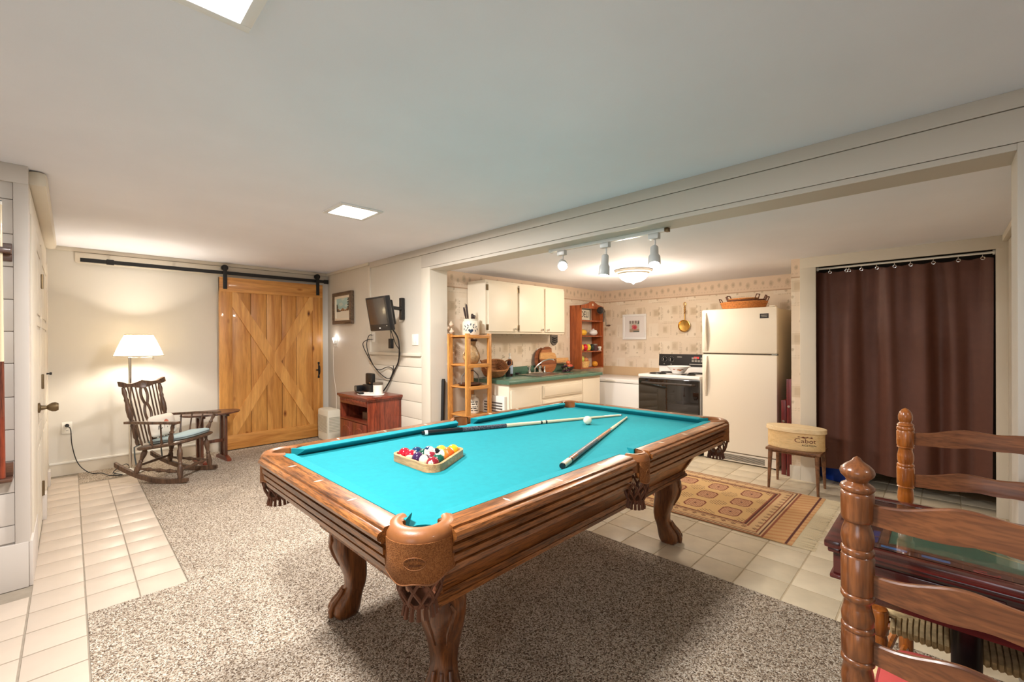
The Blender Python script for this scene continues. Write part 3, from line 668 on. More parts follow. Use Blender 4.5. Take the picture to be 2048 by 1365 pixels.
brace((-0.56, 2.02), (0.56, 0.10), -0.004); brace((0.56, 2.02), (0.02, 1.10), 0.0); brace((-0.02, 1.03), (-0.56, 0.10), 0.0)
hd = MB().box(0.545, 0.562, -0.005, 0.0, 0.83, 1.03, 0.002).tube([(0.553, -0.004, 0.99), (0.553, -0.04, 0.985), (0.553, -0.046, 0.95), (0.553, -0.044, 0.90), (0.553, -0.03, 0.875), (0.553, -0.004, 0.87)], 0.007, 8)
hd.box(0.54, 0.567, -0.006, 0, 0.82, 0.85, 0.003).box(0.54, 0.567, -0.006, 0, 1.01, 1.04, 0.003).box(0.515, 0.545, -0.025, -0.005, 0.925, 0.94, 0.003).build('handle', BLACK, bd)
for xx in (-0.553, 0.545):
    h = MB().box(xx-0.022, xx+0.022, -0.010, -0.002, 1.965, 2.255, 0.003).build('hanger_strap', BLACK, bd)
    MB().cyl((xx, -0.002, 2.223), (xx, 0.035, 2.223), 0.036, n=24).build('hanger_wheel', BLACK, h)
    for zz in (2.0, 2.06): MB().cyl((xx, -0.015, zz), (xx, -0.008, zz), 0.007, n=8).build('bolt', BLACK, h)
pbox('floor_guide', BLACK, bd, X0+0.01, X0+0.05, -0.02, 0.0, 0.0, 0.03, bev=0.003)
rl = T('sliding_door_rail', 'flat black steel rail for the barn door along the back wall', 'door rail', (0, 6.205, 2.165))
pbox('rail_bar', BLACK, rl, 0.075, 2.56, -0.004, 0.004, -0.020, 0.020)
for xx in (0.30, 0.82, 1.6, 2.2): MB().cyl((xx, 0.004, 0), (xx, 0.062, 0), 0.012, n=10).build('standoff', BLACK, rl)
for xx in (0.30, 2.545): pbox('end_stop', BLACK, rl, xx-0.03, xx+0.03, -0.012, 0.012, -0.028, 0.028, bev=0.006)

# ------------------------------------------------------------------ wall plates, picture
def wallplate(name, label, cat, loc, axis, w_=0.075, h_=0.118, kind='outlet'):
    rz = {'-y': 0, '-x': -PI/2}[axis]
    t = T(name, label, cat, loc, rz)
    pbox('plate', WPLAST, t, -w_/2, w_/2, -0.007, 0, -h_/2, h_/2, bev=0.003)
    if kind == 'outlet':
        for zz in (-0.026, 0.026):
            s_ = MB().lathe([(0.017, 0), (0.017, 0.003)], n=18, M=Matrix.Translation((0, -0.006, zz)) @ Matrix.Rotation(PI/2, 4, 'X')).build('socket', WPLAST, t)
            for xx in (-0.006, 0.006): pbox('slot', BPLAST, s_, xx-0.0012, xx+0.0012, -0.0097, -0.001, zz-0.005, zz+0.006)
    else:
        n = int(kind[-1])
        for i in range(n):
            xx = (i-(n-1)/2)*0.046
            pbox('rocker', WPLAST, t, xx-0.016, xx+0.016, -0.011, -0.006, -0.033, 0.033, bev=0.002)
    return t
wallplate('wall_outlet', 'white wall outlet with a dark plug left of the floor lamp', 'outlet', (-0.025, YB, 0.47), '-y')
wallplate('wall_outlet', 'white wall outlet with two plugs below the television', 'outlet', (XT, 4.925, 1.375), '-x')
wallplate('light_switch', 'white double rocker switch plate beside the kitchen opening', 'switch', (XT, 4.02, 1.34), '-x', 0.118, 0.118, 'sw2')
wallplate('wall_outlet', 'white wall outlet behind the television mount arm', 'outlet', (XT, 4.30, 1.60), '-x')
nl = wallplate('wall_outlet', 'white wall outlet holding the night light below the painting', 'outlet', (XT, 5.985, 1.31), '-x')
n_ = T('night_light', 'small glowing plug-in night light below the painting', 'night light', (XT-0.007, 5.985, 1.335), -PI/2)
pbox('plug_body', WPLAST, n_, -0.022, 0.022, -0.035, 0, -0.04, 0.012, bev=0.004)
pbox('light_shade', plain('night_glow', (1, 1, 1, 1), 0.4, emit=14, ecol=(0.95, 0.97, 1, 1)), n_, -0.022, 0.022, -0.045, -0.008, 0.012, 0.04, bev=0.008)
light('night_light_bulb', 'POINT', (XT-0.09, 5.985, 1.37), 0.25, (0.9, 0.95, 1), shadow_soft_size=0.03)
# landscape painting
pc = T('framed_painting', 'framed snowy landscape painting hung beside the barn door', 'picture', (XT, 5.725, 1.77), -PI/2)
FR = wood('dark_frame', rgb(74, 56, 40), rgb(120, 98, 76), 'X', 0.4, 2, 0.1, grain=0.3)
for a in ((-0.285, 0.285, 0.165, 0.215), (-0.285, 0.285, -0.215, -0.165), (-0.285, -0.235, -0.165, 0.165), (0.235, 0.285, -0.165, 0.165)):
    pbox('frame_side', FR, pc, a[0], a[1], -0.05, -0.004, a[2], a[3], bev=0.008)
for a in ((-0.235, 0.235, 0.135, 0.165), (-0.235, 0.235, -0.165, -0.135), (-0.235, -0.205, -0.135, 0.135), (0.205, 0.235, -0.135, 0.135)):
    pbox('liner', CREAM, pc, a[0], a[1], -0.036, -0.004, a[2], a[3], bev=0.002)
def landscape(u, v):
    K = np.where((v > 0.45)[:, None], L3(150, 190, 184)*(1-v)[:, None]*0.9 + L3(176, 206, 204)*v[:, None], L3(226, 220, 204))
    cl = (np.sin(u*9+v*7)*np.sin(v*13-u*4) > 0.25) & (v > 0.55); K[cl] = K[cl]*0.5 + L3(226, 224, 206)*0.5
    m = (v > 0.36) & (v < 0.46 + 0.05*np.sin(u*17)); K[m] = L3(160, 116, 74)
    m = (v > 0.36) & (v < 0.41) & (np.sin(u*40) > 0.2); K[m] = L3(96, 70, 46)
    m = (u > 0.9 - 0.12*np.abs(np.sin(v*26))) & (v > 0.42); K[m] = L3(52, 56, 44)
    m = (u < 0.07 + 0.05*np.abs(np.sin(v*19))) & (v > 0.35) & (v < 0.72); K[m] = L3(66, 62, 48)
    m = ((u-0.2)/0.12)**2 + ((v-0.36)/0.03)**2 < 1; K[m] = L3(40, 34, 28)
    return K
printed('canvas', 60, 40, lambda u, v: (-0.205+0.41*u, np.full_like(u, -0.02), -0.135+0.27*v), landscape, vcol('paint_canvas', 0.5), pc)

# ------------------------------------------------------------------ television on its wall arm
tvt = T('television', 'small black flat television tilted down on a wall arm', 'television', (2.30, 4.13, 1.62))
tilt = Matrix.Rotation(math.radians(-10), 4, 'Y')
def tb(*a, bev=0): return MB().box(*a, bev=bev).xf(tilt)
tb(-0.085, -0.03, -0.205, 0.205, -0.175, 0.175, bev=0.006).build('housing', BPLAST, tvt)
tb(-0.03, 0.03, -0.15, 0.15, -0.13, 0.13, bev=0.02).build('rear_cover', BPLAST, tvt)
tb(-0.089, -0.084, -0.178, 0.178, -0.108, 0.156, bev=0.001).build('screen', plain('tv_screen', rgb(52, 44, 38), 0.25, coat=0.3), tvt)
tb(-0.087, -0.084, -0.018, 0.010, -0.152, -0.142, bev=0.001).build('maker_badge', WPLAST, tvt)
tb(-0.087, -0.084, -0.16, -0.14, -0.128, -0.120).build('sticker', CHROME, tvt)
MB().box(2.545-2.30, 2.588-2.30, 0.085, 0.135, -0.06, 0.18, 0.008).tube([(0.0, 0, 0.06), (0.12, 0.03, 0.06), (0.26, 0.11, 0.06)], 0.02, 10).build('mount_arm', BLACK, tvt)
def adopt(o, p):
    o.parent = p; o.matrix_parent_inverse = p.matrix_basis.inverted(); return o
def cord(name, pts, r, mat, label, cat='cable', owner=None):
    # smooth the polyline (Catmull-Rom)
    P = [Vector(p) for p in pts]; Q = []
    for i in range(len(P)-1):
        a, b, c, d = P[max(i-1, 0)], P[i], P[i+1], P[min(i+2, len(P)-1)]
        for k in range(5):
            t = k/5; Q.append(0.5*((2*b) + (c-a)*t + (2*a-5*b+4*c-d)*t*t + (3*b-a-3*c+d)*t**3))
    Q.append(P[-1]); o = MB().tube(Q, r, 6).build(name, mat, None, 1.2)
    return adopt(o, owner) if owner else tag(o, label, cat)
cord('power_cord', [(2.575, 4.925, 1.40), (2.54, 4.95, 1.39), (2.53, 4.98, 1.25), (2.54, 4.85, 1.05), (2.55, 4.65, 0.93), (2.56, 4.50, 0.90), (2.56, 4.42, 1.0), (2.55, 4.40, 1.05)], 0.005, BPLAST, 'black power cord looping from the wall outlet under the television', owner=tvt)
cord('power_cord', [(2.575, 4.925, 1.35), (2.54, 5.0, 1.34), (2.53, 5.08, 1.28), (2.54, 4.92, 1.10), (2.55, 4.75, 0.99), (2.56, 4.55, 1.03), (2.56, 4.45, 1.02), (2.55, 4.38, 0.98)], 0.005, BPLAST, 'second black cord looping from the lower socket under the television', owner=tvt)
cord('signal_cable', [(2.34, 4.05, 1.45), (2.42, 4.08, 1.36), (2.52, 4.22, 1.25), (2.555, 4.30, 1.1), (2.56, 4.40, 0.99), (2.555, 4.50, 0.86), (2.54, 4.60, 0.752)], 0.008, BPLAST, '', owner=tvt)
cord('signal_cable', [(2.36, 4.12, 1.45), (2.45, 4.18, 1.30), (2.55, 4.26, 1.2), (2.57, 4.38, 1.02), (2.565, 4.5, 0.88), (2.55, 4.62, 0.75)], 0.004, BPLAST, '', owner=tvt)
ad = T('power_adapter', 'small black power brick dangling below the television', 'power adapter', (2.50, 4.36, 1.30))
pbox('brick', BPLAST, ad, -0.02, 0.02, -0.025, 0.025, -0.055, 0.055, bev=0.006)
MB().tube([(0, 0, 0.055), (-0.02, -0.03, 0.13), (-0.06, -0.06, 0.18)], 0.004, 6).build('lead', BPLAST, ad)
cord('night_light_cord', [(XT-0.01, 6.02, 1.27), (XT-0.012, 6.06, 1.2), (XT-0.012, 6.06, 0.9), (XT-0.014, 5.97, 0.6), (XT-0.02, 5.95, 0.30), (XT-0.02, 5.9, 0.012)], 0.0035, WPLAST, '', owner=n_)

# ------------------------------------------------------------------ television cabinet and what stands on it
tc_ = T('media_cabinet', 'cherry media cabinet with open shelf and two arched doors', 'cabinet', (2.185, 4.62, 0.0008))
D, W2, HT = 0.395, 0.335, 0.735
pbox('top', CHERRYX, tc_, -0.025, D+0.005, -W2-0.03, W2+0.03, HT-0.028, HT, bev=0.008)
pbox('cornice', CHERRYX, tc_, -0.012, D, -W2-0.015, W2+0.015, HT-0.045, HT-0.028, bev=0.005)
for s_ in (-1, 1): pbox('side_panel', CHERRY, tc_, 0.0, D, s_*W2-(0.02 if s_ > 0 else 0), s_*W2+(0.02 if s_ < 0 else 0), 0.04, HT-0.045, bev=0.002)
pbox('back_panel', CHERRY, tc_, D-0.012, D, -W2+0.02, W2-0.02, 0.04, HT-0.045)
pbox('apron', CHERRYX, tc_, -0.006, 0.014, -W2+0.02, W2-0.02, HT-0.105, HT-0.045, bev=0.002)
for k in range(18): pbox('dentil', CHERRYX, tc_, -0.016, -0.006, -W2+0.03+k*0.0345, -W2+0.052+k*0.0345, HT-0.075, HT-0.047, bev=0.001)
pbox('shelf', CHERRYX, tc_, 0.0, D-0.012, -W2+0.02, W2-0.02, 0.445, 0.463)
pbox('bottom', CHERRYX, tc_, 0.0, D-0.012, -W2+0.02, W2-0.02, 0.06, 0.08); pbox('plinth', CHERRYX, tc_, -0.01, D, -W2-0.01, W2+0.01, 0.0, 0.06, bev=0.004)
for s_ in (-1, 1):
    y0, y1 = (0.004, W2-0.022) if s_ > 0 else (-W2+0.022, -0.004)
    d = pbox('door', CHERRY, tc_, -0.010, 0.006, y0, y1, 0.085, 0.440, bev=0.003)
    ym = (y0+y1)/2; wd = (y1-y0)/2-0.05
    P = [(ym-wd, 0.13), (ym+wd, 0.13)] + [(ym+wd*math.cos(PI*i/10), 0.31+0.075*math.sin(PI*i/10)) for i in range(11)]
    MB().prism(P, lambda a, b, dd: (dd, a, b), -0.020, -0.010).build('arched_panel', CHERRY, d)
    MB().tube([(-0.012, a, b) for a, b in P], 0.006, 6, True).build('arch_moulding', CHERRYX, d)
    MB().turned((-0.01, -s_*0.0+ (0.03 if s_ > 0 else -0.03), 0.27), (-0.03, (0.03 if s_ > 0 else -0.03), 0.27), [(0, 0.006), (0.5, 0.005), (0.6, 0.011), (1, 0.009)], 10).build('door_knob', BRASS, d)
Zt = HT + 0.001
tag(MB().lathe([(0.0, 0), (0.17, 0), (0.172, 0.002), (0.0, 0.004)], (2.36, 4.56, Zt+0.0005), 40, sx=0.75, sy=1.15).build('lace_doily', plain('lace', rgb(244, 240, 232), 0.9, bmp=0.6, bscale=350)), 'white lace doily on the media cabinet top', 'doily')
dv = T('cable_modem', 'black upright cable modem on the media cabinet', 'modem', (2.47, 4.78, Zt+0.001))
pbox('base_unit', BPLAST, dv, -0.05, 0.06, -0.10, 0.10, 0, 0.085, bev=0.012); MB().box(-0.022, 0.022, -0.085, 0.085, 0.085, 0.215, 0.018).build('antenna_panel', BPLAST, dv); pbox('indicator', CHROME, dv, -0.0235, -0.022, -0.05, -0.01, 0.10, 0.108)
db = T('digital_box', 'low grey black set-top box behind the doily', 'set-top box', (2.42, 4.93, Zt+0.001))
pbox('case', BPLAST, db, -0.07, 0.07, -0.05, 0.02, 0, 0.07, bev=0.012); pbox('display', plain('grey_lens', rgb(110, 108, 96), 0.3), db, -0.072, -0.068, -0.045, 0.01, 0.012, 0.06)
rm = T('remote_control', 'black remote control lying on the lace doily', 'remote', (2.28, 4.66, Zt+0.0045), 1.35)
pbox('case', BPLAST, rm, -0.095, 0.095, -0.024, 0.024, 0, 0.02, bev=0.006)
for i in range(7):
    for j in (-1, 0, 1): pbox('button', CHROME if i % 3 == 0 else plain('grey_key', rgb(80, 80, 82), 0.5), rm, -0.07+i*0.02, -0.060+i*0.02, j*0.013-0.004, j*0.013+0.004, 0.0195, 0.0215)
jr = T('candle_jar', 'white candle in a glass jar with wooden lid on the doily', 'candle', (2.40, 4.47, Zt+0.0045))
MB().lathe([(0.0, 0), (0.05, 0), (0.052, 0.005), (0.052, 0.10), (0.047, 0.103), (0.0, 0.103)], n=28).build('wax_label_jar', plain('white_jar', rgb(236, 230, 218), 0.35), jr)
MB().lathe([(0.0, 0.104), (0.053, 0.104), (0.053, 0.125), (0.05, 0.128), (0.0, 0.128)], n=28).build('lid', plain('grey_lid', rgb(96, 84, 70), 0.4), jr)
bx = T('video_player', 'dark boxed video player on the media cabinet shelf', 'player', (2.40, 4.52, 0.464))
pbox('case', plain('player_case', rgb(96, 70, 54), 0.4), bx, -0.10, 0.12, -0.12, 0.12, 0, 0.075, bev=0.004); pbox('front', BPLAST, bx, -0.104, -0.1, -0.12, -0.06, 0.005, 0.07)
tag(MB().box(2.26, 2.40, 4.335, 4.358, 0.464, 0.60, 0.003).build('booklet', WPLAST), 'white booklet standing at the end of the cabinet shelf', 'book')
# air purifier
ap = T('air_purifier', 'white air purifier with grille between barn door and media cabinet', 'air purifier', (2.46, 5.92, 0.001))
PUR = plain('purifier_white', rgb(232, 226, 208), 0.45)
MB().box(-0.09, 0.09, -0.17, 0.17, 0, 0.42, 0.035).build('housing', PUR, ap)
for k in range(14): pbox('grille_bar', plain('purifier_slot', rgb(188, 182, 164), 0.5), ap, -0.094, -0.088, -0.145, 0.145, 0.12+k*0.016, 0.128+k*0.016)
for k in range(10): pbox('grille_bar', plain('purifier_slot', rgb(188, 182, 164), 0.5), ap, -0.07, 0.07, -0.174, -0.168, 0.13+k*0.02, 0.14+k*0.02)

# ------------------------------------------------------------------ floor lamp
fl = T('floor_lamp', 'chrome swing-arm floor lamp with white pleated shade, switched on', 'floor lamp', (0.43, 5.93, 0.001))
MB().lathe([(0.0, 0), (0.125, 0), (0.13, 0.008), (0.11, 0.02), (0.03, 0.026), (0.012, 0.04)], n=32).build('base', CHROME, fl)
MB().cyl((0, 0, 0.03), (0, 0, 1.165), 0.013, n=16).build('pole', CHROME, fl)
e1 = R0*0.24; sc_ = R0*0.095
MB().box(-0.016, 0.016, -0.016, 0.016, 1.155, 1.18, 0.004).tube([(0, 0, 1.165), (e1.x, e1.y, 1.172)], 0.006, 8).tube([(e1.x, e1.y, 1.15), (e1.x, e1.y, 1.205)], 0.008, 8).tube([(e1.x, e1.y, 1.195), (sc_.x, sc_.y, 1.19)], 0.006, 8).build('swing_arm', CHROME, fl)
MB().lathe([(0.018, 1.175), (0.02, 1.20), (0.014, 1.21), (0.014, 1.25)], (sc_.x, sc_.y, 0), 14).build('lamp_socket', CHROME, fl)
m, nt, b = new_mat('lamp_shade'); nt.nodes.remove(b)
tr, df, ms = N(nt, 'ShaderNodeBsdfTranslucent'), N(nt, 'ShaderNodeBsdfDiffuse'), N(nt, 'ShaderNodeMixShader')
tr.inputs[0].default_value = rgb(255, 240, 208); df.inputs[0].default_value = rgb(250, 242, 226); ms.inputs[0].default_value = 0.55
nt.links.new(df.outputs[0], ms.inputs[1]); nt.links.new(tr.outputs[0], ms.inputs[2]); nt.links.new(ms.outputs[0], nt.nodes['Material Output'].inputs[0])
sh = MB(); rings = []
for z_, r_ in ((1.185, 0.196), (1.26, 0.17), (1.34, 0.138), (1.405, 0.108)):
    rings.append([(sc_.x+(r_+0.0022*(-1)**i)*math.cos(2*PI*i/120), sc_.y+(r_+0.0022*(-1)**i)*math.sin(2*PI*i/120), z_) for i in range(120)])
so = sh.loft(rings, cap=False).build('shade', m, fl, 0)
for z_, r_ in ((1.187, 0.197), (1.403, 0.109)): MB().tube([(sc_.x+r_*math.cos(2*PI*i/40), sc_.y+r_*math.sin(2*PI*i/40), z_) for i in range(40)], 0.005, 6, True).build('trim_band', plain('shade_trim', rgb(226, 212, 184), 0.7), so)
MB().sphere((sc_.x, sc_.y, 1.275), 0.03, 14, (1, 1, 1.3)).build('bulb', plain('lamp_bulb', (1, 1, 1, 1), 0.4, emit=8, ecol=(1, 0.9, 0.72, 1)), fl)
light('floor_lamp_bulb', 'POINT', (0.43+sc_.x, 5.93+sc_.y, 1.285), LAMP_W, (1, 0.91, 0.78), shadow_soft_size=0.045)
cord('lamp_cord', [(-0.025, 6.255, 0.485), (0.0, 6.21, 0.46), (0.01, 6.2, 0.30), (0.05, 6.17, 0.12), (0.13, 6.10, 0.022), (0.22, 6.02, 0.014), (0.27, 5.86, 0.014), (0.36, 5.80, 0.014), (0.30, 5.95, 0.02), (0.40, 6.06, 0.06), (0.43, 5.98, 0.04)], 0.004, BPLAST, '', owner=fl)
pg = T('cord_plug', 'dark round plug pushed into the outlet by the lamp', 'plug', (-0.025, YB-0.008, 0.497))
MB().turned((0, 0, 0), (0, -0.03, -0.004), [(0, 0.014), (0.4, 0.017), (0.8, 0.012), (1, 0.006)], 12).build('plug_body', BPLAST, pg)
MB().cyl((0, -0.027, -0.004), (0, -0.034, -0.012), 0.005, n=8).build('strain_relief', BPLAST, pg)

# ------------------------------------------------------------------ rocking chair
rc = T('rocking_chair', 'dark carved wooden rocking chair with spindle back beside the lamp', 'rocking chair', (0.73, 5.39, 0.001), math.radians(-43))
RK = WALNUT; Rr_ = 0.76; zr = lambda x: (x-0.10)**2/(2*Rr_)
for s_ in (-1, 1):
    xs = np.linspace(-0.40, 0.26, 15); rings = []
    for x in xs:
        z_ = zr(x); hh = 0.042 if x < 0.23 else 0.03
        rings.append([(x, s_*0.215-0.014, z_), (x, s_*0.215+0.014, z_), (x, s_*0.215+0.014, z_+hh), (x, s_*0.215-0.014, z_+hh)])
    MB().loft(rings).build('rocker', RK, rc, 0.5)
TURN = [(0, 0.014), (0.04, 0.017), (0.12, 0.012), (0.18, 0.021), (0.30, 0.024), (0.42, 0.019), (0.5, 0.014), (0.54, 0.02), (0.58, 0.014), (0.64, 0.021), (0.82, 0.025), (0.95, 0.019), (1, 0.015)]
sz = lambda x: 0.35 + 0.03*x/0.2
for s_ in (-1, 1):
    MB().turned((0.165, s_*0.185, 0.365), (0.19, s_*0.215, zr(0.19)+0.03), TURN).build('leg', RK, rc)
    MB().turned((-0.15, s_*0.165, 0.34), (-0.215, s_*0.215, zr(-0.215)+0.03), TURN).build('leg', RK, rc)
ST = [(0, 0.010), (0.15, 0.012), (0.25, 0.020), (0.33, 0.011), (0.42, 0.013), (0.5, 0.021), (0.58, 0.013), (0.67, 0.011), (0.75, 0.020), (0.85, 0.012), (1, 0.010)]
MB().turned((0.182, -0.205, 0.12), (0.182, 0.205, 0.12), ST).build('stretcher', RK, rc)
for s_ in (-1, 1): MB().turned((-0.197, s_*0.203, 0.14), (0.182, s_*0.207, 0.105), ST).build('stretcher', RK, rc)
MB().turned((-0.19, -0.2, 0.17), (-0.19, 0.2, 0.17), [(0, 0.008), (0.5, 0.014), (1, 0.008)]).build('stretcher', RK, rc)
P = [(0.255*math.copysign(abs(math.cos(a))**0.6, math.cos(a)), 0.265*math.copysign(abs(math.sin(a))**0.55, math.sin(a))*(1+0.06*math.cos(a))) for a in [2*PI*i/32 for i in range(32)]]
MB().loft([[(x*0.94, y*0.94, sz(x)-0.012) for x, y in P], [(x, y, sz(x)) for x, y in P], [(x, y, sz(x)+0.014) for x, y in P], [(x*0.95, y*0.95, sz(x)+0.022) for x, y in P]]).build('seat', RK, rc, 0.8)
bp = lambda y, t: (-0.205 - 0.115*t, y*(1+0.10*t), 0.36 + 0.545*t)
for s_ in (-1, 1):
    MB().turned(bp(s_*0.20, 0), bp(s_*0.20, 1.0), [(0, 0.014), (0.06, 0.017), (0.1, 0.012), (0.14, 0.02), (0.28, 0.016), (0.34, 0.021), (0.38, 0.013), (0.41, 0.022), (0.44, 0.014), (0.5, 0.023), (0.62, 0.024), (0.74, 0.015), (0.78, 0.019), (0.82, 0.013), (0.9, 0.02), (1, 0.012)]).build('back_post', RK, rc)
for y in (-0.155, -0.115, -0.075, 0.075, 0.115, 0.155): MB().tube([bp(y, 0.0), bp(y, 0.5), bp(y, 1.0)], [0.006, 0.007, 0.006], 8).build('spindle', RK, rc)
# pierced splat
sp = MB()
for s_ in (-1, 1):
    sp.tube([bp(s_*(0.012+0.024*abs(math.sin(t*PI*3))), t) for t in np.linspace(0, 1, 25)], 0.0115, 6)
for t in (0.02, 0.33, 0.665, 0.97): sp.box(-0.008, 0.008, -0.022, 0.022, -0.016, 0.016, 0.004, M=Matrix.Translation(bp(0, t)) @ Matrix.Rotation(-0.33, 4, 'Y'))
sp.build('splat', RK, rc)
ct = []; cb = []
for y in np.linspace(-0.275, 0.275, 29):
    q = abs(y)/0.275
    ct.append((y, 0.036 + 0.010*math.cos(q*PI*2.0)*(1-q*0.3) + (0.016*max(0, (q-0.7)/0.3)) + (0.008 if q < 0.06 else 0))); cb.append((y, -0.012 - 0.012*math.cos(q*PI*1.5) + (0.025*max(0, q-0.8)/0.2)))
MB().prism(ct + cb[::-1], lambda a, b, d: (bp(a, 1.0)[0] - 0.25*b + d + 0.25*a*a, a, bp(a, 1.0)[2] + b), -0.012, 0.012).build('crest_rail', RK, rc, 0.5)
for s_ in (-1, 1):
    A = []
    ax = np.linspace(-0.30, 0.235, 12); rings = []
    for i, x in enumerate(ax):
        wd = 0.017 + 0.014*max(0, (x-0.05)/0.18)**1.2; yc = s_*(0.225 + 0.075*min(1, (x+0.30)/0.3)); z_ = 0.565 + 0.008*math.sin((x+0.3)*4)
        rings.append([(x, yc-wd, z_), (x, yc+wd, z_), (x, yc+wd, z_+0.022), (x, yc-wd, z_+0.022)])
    MB().loft(rings).build('arm', RK, rc, 0.5)
    MB().turned((0.12, s_*0.245, 0.37), (0.185, s_*0.298, 0.568), [(0, 0.012), (0.1, 0.018), (0.35, 0.022), (0.55, 0.013), (0.62, 0.02), (0.7, 0.012), (0.85, 0.017), (1, 0.012)]).build('arm_post', RK, rc)
    for x, xx in ((-0.13, -0.15), (-0.04, -0.04), (0.045, 0.07)): MB().turned((x, s_*0.245, 0.365), (xx, s_*0.292, 0.57), [(0, 0.006), (0.15, 0.011), (0.3, 0.007), (1, 0.007)], 8).build('arm_spindle', RK, rc)
M_ = Matrix.Translation((0.73, 5.39, 0.001)) @ Matrix.Rotation(math.radians(-43), 4, 'Z')
cu = T('seat_cushion', 'pale blue grey tie-on cushion on the rocking chair seat', 'cushion', (0.73, 5.39, 0.001), math.radians(-43))
BLUEC = plain('cushion_blue', rgb(166, 184, 186), 0.9, bmp=0.3, bscale=500)
lay = [(0.90, 0.024), (0.97, 0.030), (0.985, 0.045), (0.96, 0.058), (0.85, 0.066), (0.4, 0.070)]
MB().loft([[(x*k*0.84+0.035, y*k*0.80, sz(x*0.84+0.035)+h) for x, y in P] for k, h in lay]).build('pad', BLUEC, cu, 1.2)
MB().tube([(x*0.985*0.84+0.035, y*0.985*0.80, sz(x*0.84+0.035)+0.046) for x, y in P], 0.0045, 6, True).build('piping', plain('cushion_piping', rgb(96, 108, 112), 0.8), cu)
for s_ in (-1, 1): MB().tube([(-0.215, s_*0.14, 0.36), (-0.27, s_*0.16, 0.33), (-0.262, s_*0.165, 0.24), (-0.25, s_*0.16, 0.15)], 0.006, 6).build('tie', plain('cushion_piping', rgb(96, 108, 112), 0.8), cu)
pw = T('throw_pillow', 'small white pillow with red and black print on the rocking chair', 'pillow', M_ @ Vector((-0.142, 0.02, 0.508)))
pw.rotation_euler = (0, math.radians(-13), math.radians(-43))
rings = []
for k, t in ((0.02, -0.045), (0.5, -0.042), (0.85, -0.026), (0.98, -0.008), (1.0, 0.0), (0.98, 0.008), (0.85, 0.026), (0.5, 0.042), (0.02, 0.045)):
    rings.append([(t, 0.165*k*math.copysign(abs(math.cos(a))**0.35, math.cos(a)), 0.105*k*math.copysign(abs(math.sin(a))**0.35, math.sin(a))) for a in [2*PI*i/32 for i in range(32)]])
MB().loft(rings).build('pillow_body', plain('pillow_white', rgb(236, 226, 212), 0.9, bmp=0.2, bscale=400), pw, 1.5)
MB().lathe([(0, 0), (0.03, 0.0005), (0, 0.001)], n=16, M=Matrix.Translation((0.0435, 0.0, 0.02)) @ Matrix.Rotation(PI/2, 4, 'Y')).build('red_print', plain('print_red', rgb(206, 120, 96), 0.9), pw)
mk = MB()
for i in range(7): mk.tube([(0.0405, -0.11+i*0.035, -0.035), (0.044, -0.10+i*0.035, 0.012*((-1)**i)-0.01)], 0.003, 5)
mk.build('black_print', plain('print_black', rgb(46, 36, 36), 0.9), pw)

# ------------------------------------------------------------------ small trestle table behind the chair
TRES = wood('trestle_brown', rgb(66, 38, 28), rgb(116, 72, 52), 'Z', 0.35, 1.2, 0.2, grain=0.3)
st = T('trestle_table', 'small dark trestle side table behind the rocking chair', 'side table', (1.10, 5.80, 0.001), 0.12)
MB().lathe([(0.0, 0.525), (0.30, 0.525), (0.31, 0.532), (0.305, 0.543), (0.0, 0.543)], n=36, sx=0.92, sy=0.62).build('table_top', TRES, st)
for x in (-0.11, 0.12):
    for y in (-0.06, 0.06): pbox('leg', TRES, st, x-0.014, x+0.014, y-0.02, y+0.02, 0.05, 0.50, bev=0.003)
    pbox('cross_bar', TRES, st, x-0.018, x+0.018, -0.13, 0.13, 0.495, 0.525, bev=0.006)
    P2 = [(-0.17, 0), (0.17, 0), (0.165, 0.025), (0.09, 0.05), (-0.09, 0.05), (-0.165, 0.025)]
    MB().prism(P2, lambda a, b, d: (x+d, a, b), -0.02, 0.02).build('foot', CHERRYX, st, 0.4)
pbox('stretcher', TRES, st, -0.11, 0.12, -0.012, 0.012, 0.20, 0.235, bev=0.003)

# ------------------------------------------------------------------ kitchen: shelf tower and its contents
tw = T('shelf_tower', 'open honey pine shelf tower at the end of the counter', 'shelf', (2.945, 3.54, 0))
for x in (-0.145, 0.145):
    for y in (-0.145, 0.145):
        o = MB().box(x-0.022 if x > 0 else x-0.028, x+0.022 if x > 0 else x+0.028, y-0.012, y+0.012, 0, 1.40, 0.003).build('post', HONEYZ, tw)
for z_ in (0.12, 0.33, 0.575, 0.865, 1.09, 1.388):
    pbox('shelf', HONEYX, tw, -0.145, 0.145, -0.145, 0.145, z_-0.018, z_-0.004)
    for y in (-0.152, 0.152): pbox('shelf_rail', HONEYX, tw, -0.145, 0.145, y-0.008, y+0.008, z_-0.036, z_, bev=0.002)
STONEW = plain('stoneware', rgb(222, 214, 196), 0.3, var=0.05, vscale=30)
ck = T('utensil_crock', 'cream stoneware crock with blue heart and leaves on the shelf tower', 'crock', (2.97, 3.55, 1.386))
MB().lathe([(0, 0), (0.085, 0), (0.09, 0.01), (0.09, 0.12), (0.082, 0.145), (0.074, 0.15), (0.078, 0.165), (0.072, 0.168), (0.066, 0.15), (0.0, 0.05)], n=32).build('pot', STONEW, ck)
COB = plain('cobalt_glaze', rgb(34, 52, 72), 0.3)
face = math.atan2(-3.55, -2.97)
def on_pot(a, z_, r=0.0912): return Vector((r*math.cos(face+a/0.09), r*math.sin(face+a/0.09), z_))
hp = [(0.026*math.sin(t)**3, 0.0016*(13*math.cos(t)-5*math.cos(2*t)-2*math.cos(3*t)-math.cos(4*t))+0.043) for t in [2*PI*i/24 for i in range(24)]]
